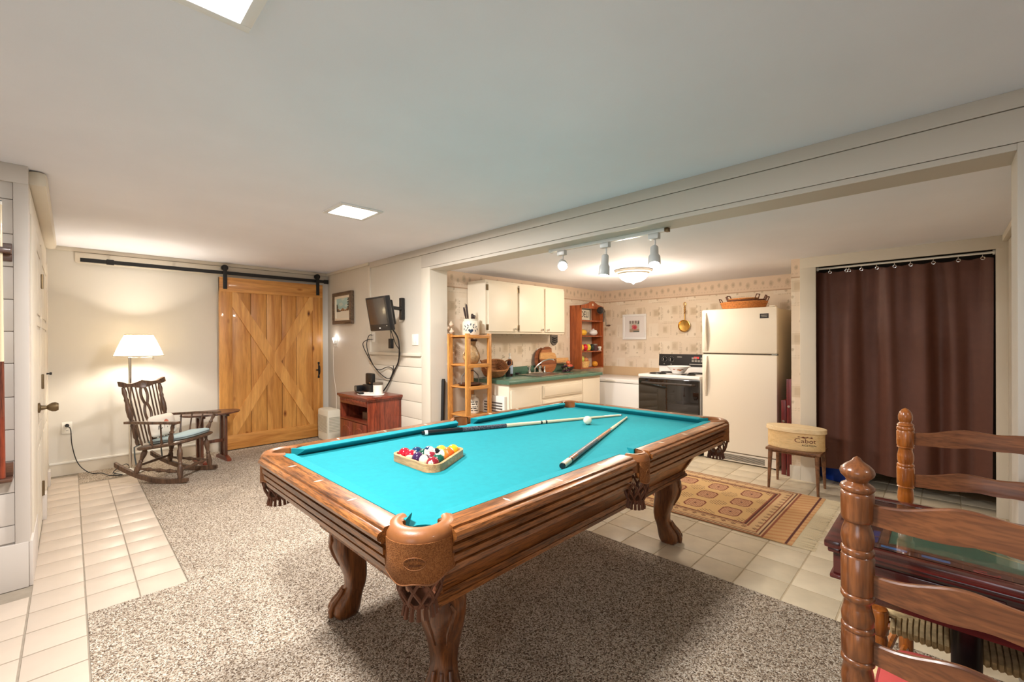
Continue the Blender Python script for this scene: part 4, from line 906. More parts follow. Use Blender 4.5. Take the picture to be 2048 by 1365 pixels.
m = MB(); m.loft([[on_pot(a, z_) for a, z_ in hp], [on_pot(a*0.05, (z_-0.043)*0.05+0.043, 0.0915) for a, z_ in hp]]).build('heart_motif', COB, ck)
for a, z_, rt in ((-0.05, 0.05, 0.5), (-0.062, 0.09, -0.5), (-0.03, 0.10, -0.7), (0.0, 0.11, 0.2), (0.03, 0.105, 0.7), (0.058, 0.085, 0.6), (0.05, 0.045, -0.4), (-0.075, 0.06, 0.3), (0.075, 0.06, -0.3), (0.028, 0.08, -0.6), (-0.032, 0.075, 0.6)):
    rr = [(0.005*math.cos(t), 0.013*math.sin(t)) for t in [2*PI*i/10 for i in range(10)]]
    MB().loft([[on_pot(a + p*math.cos(rt)+q*math.sin(rt), z_ - p*math.sin(rt)+q*math.cos(rt)) for p, q in rr], [on_pot(a, z_, 0.092)]*10], cap=False).build('leaf_motif', COB, ck)
for i, (dx, dy, r_, L_) in enumerate(((-0.06, 0.05, 0.010, 0.13), (-0.035, 0.03, 0.011, 0.16), (0.02, -0.01, 0.012, 0.06), (0.035, 0.0, 0.012, 0.055), (0.05, -0.03, 0.011, 0.045))):
    k = T('kitchen_knife', ['outermost dark-handled knife leaning out of the crock', 'taller dark-handled knife leaning out of the crock', 'short brown handle standing left in the crock', 'short brown handle standing mid crock', 'short brown handle standing right in the crock'][i], 'knife', (2.97, 3.55, 1.386), 0, 'knives in the crock')
    b0, b1 = Vector((dx*0.35, dy*0.35, 0.07)), Vector((dx*0.6, dy*0.6, 0.165)); d_ = (b1-b0).normalized()
    MB().box(-0.012, 0.012, -0.0012, 0.0012, 0, (b1-b0).length, M=Matrix.Translation(b0) @ d_.to_track_quat('Z', 'Y').to_matrix().to_4x4()).build('blade', CHROME, k)
    MB().turned(b1, b1 + d_*L_, [(0, r_*0.7), (0.3, r_), (0.8, r_*1.1), (1, r_*0.8)], 10).build('handle', plain('knife_wood', rgb(52, 34, 28), 0.4), k)
ga = T('garlic_braid', 'hanging braid of pale garlic bulbs beside the shelf tower', 'garlic braid', (2.83, 3.76, 1.2))
MB().tube([(0, 0.02, 0.42), (0.005, 0.02, 0.2), (0.0, 0.01, -0.1)], 0.008, 6).build('twine', plain('dry_stem', rgb(168, 136, 98), 0.9), ga)
GAR = plain('garlic_skin', rgb(214, 190, 164), 0.6, var=0.15, vscale=30)
for k in range(15):
    z_ = 0.30-k*0.038; o = MB().lathe([(0, -0.022), (0.018, -0.020), (0.028, -0.005), (0.024, 0.012), (0.010, 0.024), (0.005, 0.04)], n=10).build('bulb', GAR, ga)
    o.location = (0.024*((-1)**k) + 0.01, -0.012 + 0.008*math.sin(k*2.1), z_)
vs = T('stoneware_vase', 'mottled tan stoneware vase on the shelf tower', 'vase', (2.96, 3.53, 1.0865))
MB().lathe([(0, 0), (0.055, 0), (0.07, 0.012), (0.093, 0.06), (0.088, 0.10), (0.06, 0.155), (0.045, 0.19), (0.05, 0.225), (0.062, 0.24), (0.058, 0.243), (0.04, 0.20), (0.0, 0.1)], n=32).build('body', plain('tan_glaze', rgb(172, 140, 98), 0.35, var=0.3, vscale=40), vs)
MB().lathe([(0.055, 0.232), (0.064, 0.24), (0.065, 0.25), (0.055, 0.256), (0.03, 0.256)], n=32).build('dark_rim', plain('dark_glaze', rgb(56, 34, 30), 0.3), vs)
MB().tube([(-0.085, 0.0, 0.09), (-0.105, 0, 0.105), (-0.095, 0, 0.13), (-0.07, 0, 0.14)], 0.008, 8).build('lug', plain('tan_glaze', rgb(172, 140, 98), 0.35), vs)
pl = T('serving_tray', 'round dark tray on the middle shelf of the tower', 'tray', (2.95, 3.54, 0.862))
MB().lathe([(0, 0), (0.10, 0), (0.125, 0.014), (0.13, 0.018), (0.122, 0.016), (0.098, 0.005), (0, 0.005)], n=32).build('dish', plain('tray_brown', rgb(92, 56, 40), 0.4), pl)
MB().tube([(-0.12, 0, 0.014), (-0.11, 0, 0.10), (-0.05, 0, 0.15), (0.05, 0, 0.15), (0.11, 0, 0.10), (0.12, 0, 0.014)], 0.006, 6).build('bail_handle', plain('iron_grey', rgb(120, 110, 100), 0.4), pl)
jg = T('printed_jug', 'small white stoneware jug with black print on the lower shelf', 'jug', (2.98, 3.52, 0.572))
MB().lathe([(0, 0), (0.058, 0), (0.06, 0.006), (0.06, 0.12), (0.05, 0.15), (0.024, 0.165), (0.022, 0.185), (0.026, 0.19), (0.0, 0.19)], n=28).build('body', STONEW, jg)
for k, z_ in enumerate((0.118, 0.096, 0.068, 0.05, 0.03)):
    hw = 0.045 if k % 2 == 0 else 0.036
    f2 = math.atan2(-3.5, -2.95)
    m = MB()
    for j in range(9):
        a = (-1 + 2*j/8)*hw*0.9
        if (j*7 + k*3) % 5 == 0: continue
        P3 = lambda a_, z2: (0.0607*math.cos(f2+a_/0.06), 0.0607*math.sin(f2+a_/0.06), z2)
        m.loft([[P3(a-0.0042, z_-0.005), P3(a+0.0042, z_-0.005)], [P3(a-0.0042, z_+0.005), P3(a+0.0042, z_+0.005)]], closed=False)
    m.build('printed_line', INK, jg, 0)

# ------------------------------------------------------------------ wall cabinet, base cabinet, counter
KNOB = [(0, 0.006), (0.45, 0.005), (0.55, 0.014), (0.85, 0.015), (1, 0.009)]
wc = T('wall_cabinet', 'cream painted wall cabinet with three flat doors above the counter', 'cabinet', (3.135, 3.50, 1.403))
pbox('carcass', CREAM, wc, 0, 1.36, 0.004, 0.30, 0, 0.582, bev=0.003)
for i, (a, b, kn, hg) in enumerate(((0.03, 0.478, 0.435, 0.03), (0.512, 0.935, 0.90, 0.512), (0.974, 1.347, 1.01, None))):
    d = pbox('door', CREAM, wc, a, b, -0.016, 0.004, 0.024, 0.556, bev=0.004)
    MB().turned((kn, -0.016, 0.055), (kn, -0.044, 0.055), KNOB, 12).build('knob', CHROME, d)
    if hg is not None:
        for z_ in (0.07, 0.50): MB().box(hg-0.022, hg-0.001, -0.006, 0.001, z_-0.03, z_+0.03, 0.002).cyl((hg-0.003, -0.010, z_-0.03), (hg-0.003, -0.010, z_+0.03), 0.006, n=8).build('hinge', OLDBRASS, d)
bc = T('base_cabinet', 'cream painted base cabinet with door and drawers under the green counter', 'cabinet', (3.225, 3.24, 0))
pbox('carcass', CREAM, bc, 0, 1.69, 0.0, 0.56, 0.09, 0.865, bev=0.003); pbox('toe_kick', plain('toe_dark', rgb(90, 80, 68), 0.8), bc, 0.02, 1.67, 0.06, 0.5, 0, 0.09)
pbox('door', CREAM, bc, 0.02, 0.47, -0.016, 0, 0.12, 0.80, bev=0.004)
for a, b in ((0.672, 0.815), (0.50, 0.645), (0.33, 0.475), (0.12, 0.305)):
    dr = pbox('drawer', CREAM, bc, 0.53, 1.285, -0.016, 0, a, b, bev=0.005); pbox('drawer_moulding', CREAM, dr, 0.55, 1.265, -0.022, -0.014, a+0.018, b-0.018, bev=0.004)
pbox('end_panel', CREAM, bc, 1.30, 1.675, -0.012, 0, 0.11, 0.835, bev=0.004)
pbox('rail', plain('rail_tan', rgb(216, 190, 156), 0.5), bc, 0.01, 1.69, -0.006, 0, 0.835, 0.864)
GREEN = plain('green_laminate', rgb(84, 116, 98), 0.22, var=0.06, vscale=60)
ct_ = T('countertop', 'dark green laminate countertop with rolled front edge and backsplash', 'countertop', (3.195, 3.205, 0.866))
MB().prism([(0, 0.004), (0.006, 0), (0.595, 0), (0.595, 0.039), (0.014, 0.039), (0.004, 0.034), (0, 0.026)], lambda a, b, d: (d, a, b), 0, 1.735).build('slab', GREEN, ct_, 0.8)
pbox('backsplash', GREEN, ct_, 0.30, 1.735, 0.575, 0.60, 0.0395, 0.135, bev=0.006)
STEEL = plain('sink_steel', rgb(196, 192, 184), 0.25, 1.0)
sk = T('kitchen_sink', 'stainless steel drop-in sink in the green countertop', 'sink', (4.10, 3.49, 0.9055))
for a in ((-0.30, 0.30, -0.20, -0.17), (-0.30, 0.30, 0.15, 0.22), (-0.30, -0.27, -0.17, 0.15), (0.27, 0.30, -0.17, 0.15)): pbox('rim', STEEL, sk, a[0], a[1], a[2], a[3], 0, 0.009, bev=0.003)
pbox('basin_floor', plain('sink_shade', rgb(150, 146, 140), 0.35, 1.0), sk, -0.27, 0.27, -0.17, 0.15, 0.0, 0.003)
fc = T('kitchen_faucet', 'chrome bridge faucet with long swing spout and two handles', 'faucet', (4.10, 3.66, 0.9145))
pbox('base_plate', CHROME, fc, -0.13, 0.13, -0.025, 0.025, 0, 0.016, bev=0.006)
MB().tube([(0, 0, 0.015), (0, -0.005, 0.06), (0.02, -0.03, 0.10), (0.07, -0.08, 0.155), (0.12, -0.13, 0.175), (0.16, -0.17, 0.172), (0.165, -0.178, 0.158)], 0.010, 10).build('spout', CHROME, fc)
for x in (-0.10, 0.10):
    h = MB().lathe([(0.022, 0.014), (0.022, 0.03), (0.014, 0.04), (0.014, 0.055), (0.024, 0.06), (0.026, 0.085), (0.018, 0.095), (0, 0.096)], (x, 0, 0), 12).build('tap_handle', CHROME, fc)
MB().lathe([(0.018, 0.014), (0.018, 0.03), (0.011, 0.04), (0.011, 0.08), (0.015, 0.09), (0, 0.095)], (0.19, 0.0, -0.012), 12).build('side_sprayer', CHROME, fc)

# ------------------------------------------------------------------ things on the counter
WICK = plain('wicker', rgb(172, 116, 72), 0.6, var=0.35, vscale=60, bmp=0.5, bscale=120)
wb_ = T('wicker_basket', 'open brown wicker basket tilted on the counter end', 'basket', (3.37, 3.63, 1.003)); wb_.rotation_euler = (0.65, 0, -0.25)
m = MB(); 
for k in range(7):
    z_ = -0.05+0.018*k; r_ = 0.75+0.25*(k/6)**0.6
    m.tube([(0.15*r_*math.copysign(abs(math.cos(a))**0.6, math.cos(a)), 0.10*r_*math.copysign(abs(math.sin(a))**0.6, math.sin(a)), z_) for a in [2*PI*i/28 for i in range(28)]], 0.010, 6, True)
m.build('woven_side', WICK, wb_); pbox('woven_floor', WICK, wb_, -0.10, 0.10, -0.065, 0.065, -0.056, -0.046)
for s_ in (-1, 1): MB().tube([(s_*0.14, -0.05, 0.055), (s_*0.18, -0.04, 0.10), (s_*0.19, 0, 0.125), (s_*0.18, 0.04, 0.10), (s_*0.14, 0.05, 0.055)], 0.008, 6).build('loop_handle', WICK, wb_)
bt = T('sauce_bottle', 'dark red bottle with pale blue label and pump cap on the counter', 'bottle', (3.66, 3.66, 0.9055))
MB().lathe([(0, 0), (0.034, 0), (0.036, 0.006), (0.036, 0.16), (0.030, 0.185), (0.014, 0.20), (0.013, 0.215), (0, 0.215)], n=24).build('body', plain('bottle_red', rgb(62, 16, 22), 0.12, coat=0.5), bt)
MB().lathe([(0.0365, 0.03), (0.0368, 0.031), (0.0368, 0.13), (0.0365, 0.131)], n=24).build('label', plain('label_blue', rgb(176, 194, 216), 0.5), bt)
MB().lathe([(0.016, 0.205), (0.016, 0.225), (0.008, 0.23), (0.008, 0.25), (0.012, 0.252), (0.011, 0.27), (0, 0.272)], n=14).build('pump_cap', WPLAST, bt)
b2 = T('oil_cruet', 'small brown cruet with slim spout behind the basket', 'bottle', (3.575, 3.72, 0.9055))
MB().lathe([(0, 0), (0.03, 0), (0.032, 0.01), (0.028, 0.10), (0.012, 0.145), (0.008, 0.18), (0, 0.18)], n=18).build('body', plain('cruet', rgb(136, 104, 72), 0.3), b2)
MB().tube([(0, 0, 0.175), (0.002, 0, 0.20), (0.02, -0.01, 0.222), (0.04, -0.02, 0.228)], 0.004, 6).build('spout', CHROME, b2)
b3 = T('spice_jar', 'dark spice jar between the basket and the red bottle', 'jar', (3.60, 3.63, 0.9055))
MB().lathe([(0, 0), (0.026, 0), (0.026, 0.075), (0, 0.075)], n=16).build('body', BPLAST, b3); MB().lathe([(0.027, 0.075), (0.027, 0.1), (0, 0.1)], n=16).build('lid', BLACK, b3)
sc = T('dish_scrubber', 'small black scrubber on the counter behind the sink', 'scrubber', (3.86, 3.73, 0.9055))
MB().lathe([(0, 0), (0.028, 0), (0.03, 0.012), (0.018, 0.022), (0, 0.024)], n=14).build('pad', BPLAST, sc); pbox('grip', BPLAST, sc, -0.035, 0.035, -0.006, 0.006, 0.018, 0.028, bev=0.003)
STRIPE = [wood('board_dark', rgb(110, 58, 34), rgb(160, 94, 58), 'X', 0.4, 1, 0.1, grain=0.25), wood('board_light', rgb(206, 146, 84), rgb(232, 180, 118), 'X', 0.4, 1, 0.1, grain=0.2), wood('board_mid', rgb(150, 84, 46), rgb(184, 116, 70), 'X', 0.4, 1, 0.1, grain=0.25)]
cb_ = T('cutting_board', 'striped wooden paddle cutting board leaning on the backsplash', 'cutting board', (4.43, 3.70, 0.907)); cb_.rotation_euler = (-0.12, 0, 0)
lv = [0, 0.10, 0.175, 0.26, 0.30, 0.335]
for i, (a, b) in enumerate(zip(lv, lv[1:])):
    def halfw(z_): return 0.165*math.sqrt(max(0.02, 1-((z_-0.165)/0.172)**2))
    zs_ = np.linspace(a, b, 7); Lp = [(-halfw(z_), z_) for z_ in zs_]; Rp = [(min(halfw(z_), 0.165) if z_ < 0.25 else min(0.08, halfw(z_)), z_) for z_ in zs_]
    MB().prism(Lp + Rp[::-1], lambda a_, b_, d: (a_, d, b_), -0.012, 0.010).build('wood_strip', STRIPE[(1, 0, 1, 2, 0)[i] if i != 0 else 2], cb_, 0.4)
pbox('paddle_handle', STRIPE[1], cb_, 0.13, 0.43, -0.012, 0.010, 0.115, 0.182, bev=0.008)
cc = T('cutting_board', 'plain dark round cutting board behind the striped paddle board', 'cutting board', (4.36, 3.735, 0.907)); cc.rotation_euler = (-0.12, 0, 0)
MB().lathe([(0, 0), (0.155, 0), (0.16, 0.006), (0.155, 0.014), (0, 0.014)], n=40, M=Matrix.Translation((0, 0.006, 0.162)) @ Matrix.Rotation(PI/2, 4, 'X')).build('disc', STRIPE[0], cc); MB().cyl((0, 0.002, 0.32), (0, 0.012, 0.32), 0.008, n=10).build('hang_hole_ring', BLACK, cc)
fb = T('fruit_bowl', 'dark wire bowl on feet beside the cutting board', 'bowl', (4.72, 3.62, 0.9055))
MB().lathe([(0.03, 0.012), (0.06, 0.02), (0.085, 0.05), (0.09, 0.07), (0.086, 0.068), (0.055, 0.026), (0.0, 0.02)], n=24).build('dish', plain('bowl_iron', rgb(60, 50, 44), 0.4), fb)
for k in range(3): MB().cyl((0.05*math.cos(k*2.1), 0.05*math.sin(k*2.1), 0.0), (0.045*math.cos(k*2.1), 0.045*math.sin(k*2.1), 0.022), 0.006, n=8).build('foot', BLACK, fb)
def fruit(x, y, z_, r, col, label, kind='apple', group='fruit on the kitchen counter', sc=(1, 1, 0.92), stem=True):
    t = T(kind, label, 'fruit', (x, y, z_), rng.uniform(0, 6), group)
    MB().sphere((0, 0, r*sc[2]), r, 14, sc).build('flesh', plain('fruit_%d_%d_%d' % col, rgb(*col), 0.3, var=0.2, vscale=25), t)
    if stem: MB().tube([(0, 0, r*1.8*sc[2]), (0.004, 0, r*1.8*sc[2]+0.014)], 0.002, 5).build('stem', plain('stem_brown', rgb(70, 50, 30), 0.8), t)
    return t
fruit(4.69, 3.585, 0.945, 0.031, (206, 96, 60), 'red orange apple in front in the wire bowl'); fruit(4.757, 3.595, 0.945, 0.031, (196, 74, 52), 'red apple at the right of the wire bowl')
fruit(4.73, 3.66, 0.945, 0.031, (232, 196, 90), 'yellow apple at the back of the wire bowl'); fruit(4.726, 3.614, 0.997, 0.030, (214, 110, 64), 'apple stacked on top in the wire bowl')
gr = T('grape_bunch', 'bunch of dark purple grapes spilling over the wire bowl', 'grapes', (4.60, 3.55, 0.955))
for k in range(26):
    a, q = rng.uniform(0, 6.28), rng.uniform(0, 1)**0.5
    c = rgb(74, 40, 56) if k % 3 else rgb(96, 92, 60)
    MB().sphere((0.055*q*math.cos(a), 0.04*q*math.sin(a), 0.045*(rng.uniform(-0.8, 1))), 0.0135, 10).build('grape', plain('grape_%d' % (k % 3 == 0), c, 0.25), gr)
MB().tube([(0, 0, 0.03), (0.01, 0.01, 0.075)], 0.003, 5).build('stem', plain('stem_brown', rgb(70, 50, 30), 0.8), gr)
ol = wallplate('wall_outlet', 'cream wall outlet on the wallpaper above the sink', 'outlet', (4.34, YK-0.002, 1.165), '-y')
kg = T('match_holder', 'grey tin match holder hung under the wall cabinet', 'wall holder', (4.65, YK-0.003, 1.26))
MB().prism([(-0.07, 0.14), (0.07, 0.14), (0.07, 0.04), (0.02, 0.0), (-0.02, 0.0), (-0.07, 0.04)], lambda a, b, d: (a, d, b), -0.02, 0).build('back_plate', plain('tin_grey', rgb(108, 102, 94), 0.45), kg)
for k in range(3): MB().tube([(-0.05, -0.024, 0.05+k*0.028), (0, -0.03, 0.035+k*0.028), (0.05, -0.024, 0.05+k*0.028)], 0.007, 6).build('ridge', plain('tin_dark', rgb(54, 50, 48), 0.5), kg)
fp = T('hanging_skillet', 'dark round pan hung on the side of the wall cabinet', 'pan', (4.505, 3.62, 1.62))
MB().lathe([(0, 0), (0.075, 0), (0.085, 0.03), (0.082, 0.03), (0.07, 0.006), (0, 0.006)], n=28, M=Matrix.Translation((0.0, 0, -0.10)) @ Matrix.Rotation(PI/2, 4, 'Y')).build('pan_body', plain('pan_dark', rgb(70, 54, 44), 0.35, 0.5), fp)
MB().tube([(0.015, 0, -0.02), (0.012, 0, 0.10)], 0.007, 8).tube([(0.012, 0.012*math.sin(a), 0.112+0.012*math.cos(a)) for a in [2*PI*i/12 for i in range(12)]], 0.003, 6, True).build('pan_handle', BLACK, fp)
vg = T('wall_register', 'white louvred heating register low behind the shelf tower', 'vent', (3.215, 3.42, 0.50))
pbox('frame', WPLAST, vg, -0.03, 0.005, -0.15, 0.19, -0.20, 0.24, bev=0.004)
for k in range(8): pbox('louvre', plain('louvre_shade', rgb(90, 88, 84), 0.6), vg, -0.036, -0.03, -0.12, 0.16, -0.05+k*0.03, -0.038+k*0.03)
tag(MB().turned((2.70, 3.705, 0.003), (2.735, 3.715, 0.93), [(0, 0.017), (0.02, 0.02), (0.98, 0.02), (1, 0.016)], 14).build('black_pole', BLACK), 'black round pole leaning in the corner by the shelf tower', 'pole')

# ------------------------------------------------------------------ corner display shelf
ds = T('display_shelf', 'tall red pine display shelf with scrolled crest on the counter', 'shelf', (5.02, 3.81, 0.92))
W_, DP = 0.56, 0.20
for x in (0, W_-0.02): pbox('side_panel', DELIW, ds, x, x+0.02, -DP, -0.004, 0, 0.90, bev=0.002)
for z_ in (0.0, 0.235, 0.455, 0.675): pbox('shelf', DELIW, ds, 0.02, W_-0.02, -DP+0.006, -0.004, z_, z_+0.016, bev=0.002)
cr = [(x, 0.80 + 0.0*x) for x in (0.0, W_)] ; top = []
for i in range(25):
    t = i/24; q = abs(2*t-1); top.append((W_*(1-t), 0.90 + 0.055*(0.5+0.5*math.cos(q*PI)) + 0.012*math.cos(q*PI*2)*(1-q)))
MB().prism([(0, 0.86), (W_, 0.86)] + top, lambda a, b, d: (a, d, b), -DP-0.004, -DP+0.014).build('crest', DELIW, ds, 0.5)
MB().lathe([(0, 0), (0.017, 0), (0.017, 0.003), (0, 0.003)], n=16, M=Matrix.Translation((W_/2, -DP-0.004, 0.915)) @ Matrix.Rotation(PI/2, 4, 'X')).build('heart_cutout', plain('paper_show', rgb(232, 214, 192), 0.8), ds)
dl = T('lettered_sign', 'black framed white sign reading DELI on the top shelf', 'sign', (5.075, 3.81, 0.92))
pbox('sign_face', plain('sign_white', rgb(236, 228, 208), 0.5), dl, 0.04, 0.30, -0.10, -0.09, 0.70, 0.85)
for a in ((0.03, 0.31, 0.85, 0.86), (0.03, 0.31, 0.692, 0.702), (0.03, 0.04, 0.70, 0.85), (0.30, 0.31, 0.70, 0.85)): pbox('frame_strip', BLACK, dl, a[0], a[1], -0.106, -0.088, a[2], a[3])
text_mesh('DELI', 0.125, INK, fn=lambda x, y, z_: Vector((0.17+x*0.78, -0.1015-z_, 0.775+y)), parent=dl)
gd = T('meat_grinder', 'old cast iron hand grinder clamped to the display shelf', 'grinder', (5.55, 3.60, 1.74))
IRON = plain('cast_iron', rgb(110, 98, 88), 0.4, 0.6)
MB().turned((-0.12, -0.03, 0.02), (0.03, 0.0, 0.02), [(0, 0.05), (0.15, 0.055), (0.25, 0.045), (0.5, 0.035), (1, 0.022)], 16).build('barrel', IRON, gd)
MB().turned((-0.135, -0.033, 0.02), (-0.118, -0.03, 0.02), [(0, 0.03), (1, 0.05)], 16).build('front_plate', plain('grinder_dark', rgb(40, 36, 34), 0.5), gd)
MB().tube([(0.03, 0, 0.02), (0.06, 0, 0.015), (0.055, -0.01, -0.06), (0.06, -0.02, -0.20)], 0.008, 8).build('crank', IRON, gd)
MB().turned((0.055, -0.02, -0.20), (0.15, -0.03, -0.195), [(0, 0.006), (0.3, 0.012), (0.7, 0.016), (1, 0.008)], 10).build('crank_grip', plain('grip_wood', rgb(90, 60, 44), 0.5), gd)
MB().tube([(0.02, 0.0, 0.0), (0.03, 0.0, -0.08), (0.02, 0.0, -0.14)], 0.012, 8).build('clamp_leg', IRON, gd)
tp = T('squash_teapot', 'yellow squash-shaped ceramic dish on the second shelf', 'ceramic', (5.15, 3.68, 1.392))
MB().sphere((0, 0, 0.045), 0.055, 16, (1.5, 1, 0.8)).build('body', plain('squash_yellow', rgb(240, 190, 66), 0.25), tp); MB().tube([(-0.03, 0, 0.085), (-0.03, 0, 0.11)], 0.01, 8).build('lid_stem', plain('squash_yellow', rgb(240, 190, 66), 0.25), tp); MB().lathe([(0, 0), (0.10, 0.004), (0.105, 0.008), (0, 0.006)], n=20).build('saucer', plain('saucer_yellow', rgb(228, 170, 70), 0.3), tp)
t2 = T('white_tureen', 'small white lidded ceramic dish on the second shelf', 'ceramic', (5.42, 3.68, 1.394))
MB().sphere((0, 0, 0.04), 0.055, 16, (1.4, 1, 0.75)).build('body', WHITE, t2); MB().lathe([(0.06, 0.05), (0.05, 0.075), (0.02, 0.085), (0.012, 0.1), (0, 0.102)], n=18).build('lid', WHITE, t2)
for i, (x, c, lb, kd) in enumerate(((5.08, (240, 180, 60), 'yellow ceramic pepper at the left of the third shelf', 'ceramic_pepper'), (5.17, (206, 30, 50), 'red ceramic pepper on the third shelf', 'ceramic_pepper'), (5.25, (236, 206, 70), 'pale yellow ceramic pear on the third shelf', 'ceramic_pear'), (5.33, (34, 50, 40), 'dark green ceramic vegetable on the third shelf', 'ceramic_eggplant'))):
    fruit(x, 3.65, 1.172, 0.043, c, lb, kd, 'ceramic vegetables on the third shelf', (0.9, 0.9, 1.15))
jz = T('jelly_jar', 'small glass jar with dark contents on the third shelf', 'jar', (5.43, 3.66, 1.172))
MB().lathe([(0, 0), (0.035, 0), (0.035, 0.08), (0, 0.08)], n=18).build('contents', plain('jam_dark', rgb(82, 46, 50), 0.3), jz); MB().lathe([(0.036, 0.08), (0.036, 0.10), (0, 0.1)], n=18).build('lid', plain('jar_lid', rgb(150, 140, 130), 0.4, 0.6), jz)
htd = T('heart_ornament', 'white heart ornament at the right of the third shelf', 'ornament', (5.51, 3.63, 1.173))
MB().prism([(x*0.9, z_) for x, z_ in hp], lambda a, b, d: (a*1.2, d, b*1.2-0.012), -0.012, 0.012).build('heart', WPLAST, htd, 0.5); MB().box(-0.02, 0.02, -0.015, 0.015, 0, 0.012).build('stand', WPLAST, htd)
fbk = T('fruit_basket', 'small pale basket of ceramic fruit on the bottom shelf', 'basket', (5.16, 3.68, 0.937))
MB().lathe([(0, 0), (0.075, 0), (0.095, 0.07), (0.10, 0.09), (0.09, 0.088), (0.07, 0.01), (0, 0.01)], n=24).build('basket_body', plain('pale_wicker', rgb(226, 178, 112), 0.6, var=0.2, vscale=60, bmp=0.5, bscale=120), fbk)
MB().tube([(-0.095, 0, 0.085), (-0.06, 0, 0.15), (0, 0, 0.17), (0.06, 0, 0.15), (0.095, 0, 0.085)], 0.005, 6).build('bail', WICK, fbk)
fruit(5.12, 3.67, 1.0, 0.042, (206, 206, 96), 'green yellow pear in the small shelf basket', 'ceramic_fruit', 'ceramic fruit in the shelf basket', (0.9, 0.9, 1.2)); fruit(5.21, 3.67, 1.0, 0.042, (214, 140, 88), 'tan peach in the small shelf basket', 'ceramic_fruit', 'ceramic fruit in the shelf basket')
fruit(5.41, 3.65, 0.937, 0.045, (222, 148, 44), 'single orange beside the basket on the bottom shelf', 'ceramic_orange', None)

# ------------------------------------------------------------------ chest freezer, stove, refrigerator
cf = T('chest_freezer', 'white chest freezer in the kitchen corner beside the stove', 'freezer', (5.22, 2.76, 0))
pbox('body', WHITE, cf, 0, 0.63, 0, 1.0, 0.03, 0.745, bev=0.01); pbox('lid', WHITE, cf, -0.008, 0.63, -0.004, 1.004, 0.75, 0.80, bev=0.012)
pbox('lid_seal', plain('seal_grey', rgb(150, 146, 140), 0.7), cf, 0.004, 0.62, 0.004, 0.996, 0.743, 0.752); pbox('lid_handle', WPLAST, cf, -0.018, -0.006, 0.42, 0.58, 0.765, 0.785, bev=0.004)
for a in (0.05, 0.58):
    for b in (0.05, 0.95): MB().cyl((a, b, 0), (a, b, 0.035), 0.02, n=10).build('foot', BPLAST, cf)
sv = T('kitchen_stove', 'white electric stove with black glass oven door and control panel', 'stove', (5.0, 1.968, 0))
SW = 0.752; GBLK = plain('oven_glass', rgb(26, 20, 17), 0.06, coat=1.0)
pbox('body', WHITE, sv, 0.02, 0.62, 0, SW, 0.06, 0.875, bev=0.004); pbox('kick', BPLAST, sv, 0.05, 0.6, 0.01, SW-0.01, 0, 0.06)
pbox('cooktop', WHITE, sv, -0.012, 0.62, -0.003, SW+0.003, 0.872, 0.905, bev=0.008)
d = pbox('oven_door', GBLK, sv, -0.02, 0.02, 0.004, SW-0.004, 0.22, 0.858, bev=0.008)
MB().tube([(-0.02, 0.05, 0.805), (-0.05, 0.07, 0.808), (-0.056, SW/2, 0.808), (-0.05, SW-0.07, 0.808), (-0.02, SW-0.05, 0.805)], 0.013, 10).build('door_handle', plain('handle_dark', rgb(58, 50, 46), 0.2, coat=0.6), d)
pbox('storage_drawer', WHITE, sv, -0.015, 0.02, 0.004, SW-0.004, 0.075, 0.21, bev=0.006)
pbox('back_riser', WHITE, sv, 0.545, 0.62, 0, SW, 0.905, 0.99, bev=0.004)
m = MB().prism([(0.535, 0.985), (0.62, 0.985), (0.62, 1.135), (0.56, 1.14), (0.55, 1.135)], lambda a, b, dd: (a, dd, b), 0, SW).build('control_panel', plain('panel_black', rgb(30, 27, 26), 0.3), sv, 0.4)
DIAL = plain('dial_print', rgb(190, 184, 176), 0.5)
for y in (SW-0.075, SW-0.17):
    k = MB().turned((0.540, y, 1.072), (0.515, y, 1.07), [(0, 0.026), (0.2, 0.026), (0.25, 0.019), (1, 0.017)], 18).build('knob', BPLAST, m)
    MB().box(0.511, 0.517, y-0.003, y+0.003, 1.054, 1.087).build('pointer', DIAL, k)
    mk = MB()
    for i in range(10): a = 2*PI*i/10; mk.sphere((0.5405, y+0.036*math.cos(a), 1.072+0.036*math.sin(a)), 0.003, 6)
    mk.build('dial_marks', DIAL, m); MB().prism([(-0.008, 0), (0.008, 0), (0, 0.012)], lambda a, b, dd: (dd, y+a, 1.004+b), 0.534, 0.5375).build('burner_mark', DIAL, m)
pbox('oven_clock', plain('clock_red', rgb(190, 60, 56), 0.4, emit=0.6, ecol=rgb(190, 50, 46)), m, 0.536, 0.541, 0.22, 0.285, 1.085, 1.11)
for i in range(6):
    for j in range(2):
        if i in (3,) and j == 1: continue
        pbox('key', plain('key_grey', rgb(150, 144, 136), 0.5), m, 0.5355, 0.5405, 0.10+i*0.037, 0.127+i*0.037, 1.045+j*0.035-0.002, 1.07+j*0.035-0.002)
pbox('maker_strip', DIAL, m, 0.533, 0.537, 0.16, 0.34, 1.012, 1.018); pbox('maker_strip', DIAL, m, 0.538, 0.542, 0.44, 0.50, 1.10, 1.107)
for (x, y, r_) in ((0.14, 0.19, 0.075), (0.14, 0.57, 0.095), (0.40, 0.19, 0.095), (0.40, 0.57, 0.075)):
    bu = MB().lathe([(r_+0.018, 0.9045), (r_+0.02, 0.908), (r_+0.006, 0.909), (0, 0.906)], (x, y, 0), 28).build('drip_pan', CHROME, sv)
    for k in range(4): MB().tube([(x+(r_*(k+1)/4)*math.cos(a), y+(r_*(k+1)/4)*math.sin(a), 0.914) for a in [2*PI*i/24 for i in range(24)]], 0.006, 6, True).build('coil', BPLAST, bu)
sb = T('serving_bowl', 'white china serving bowl with leaf pattern on the stove', 'bowl', (5.19, 2.30, 0.921))
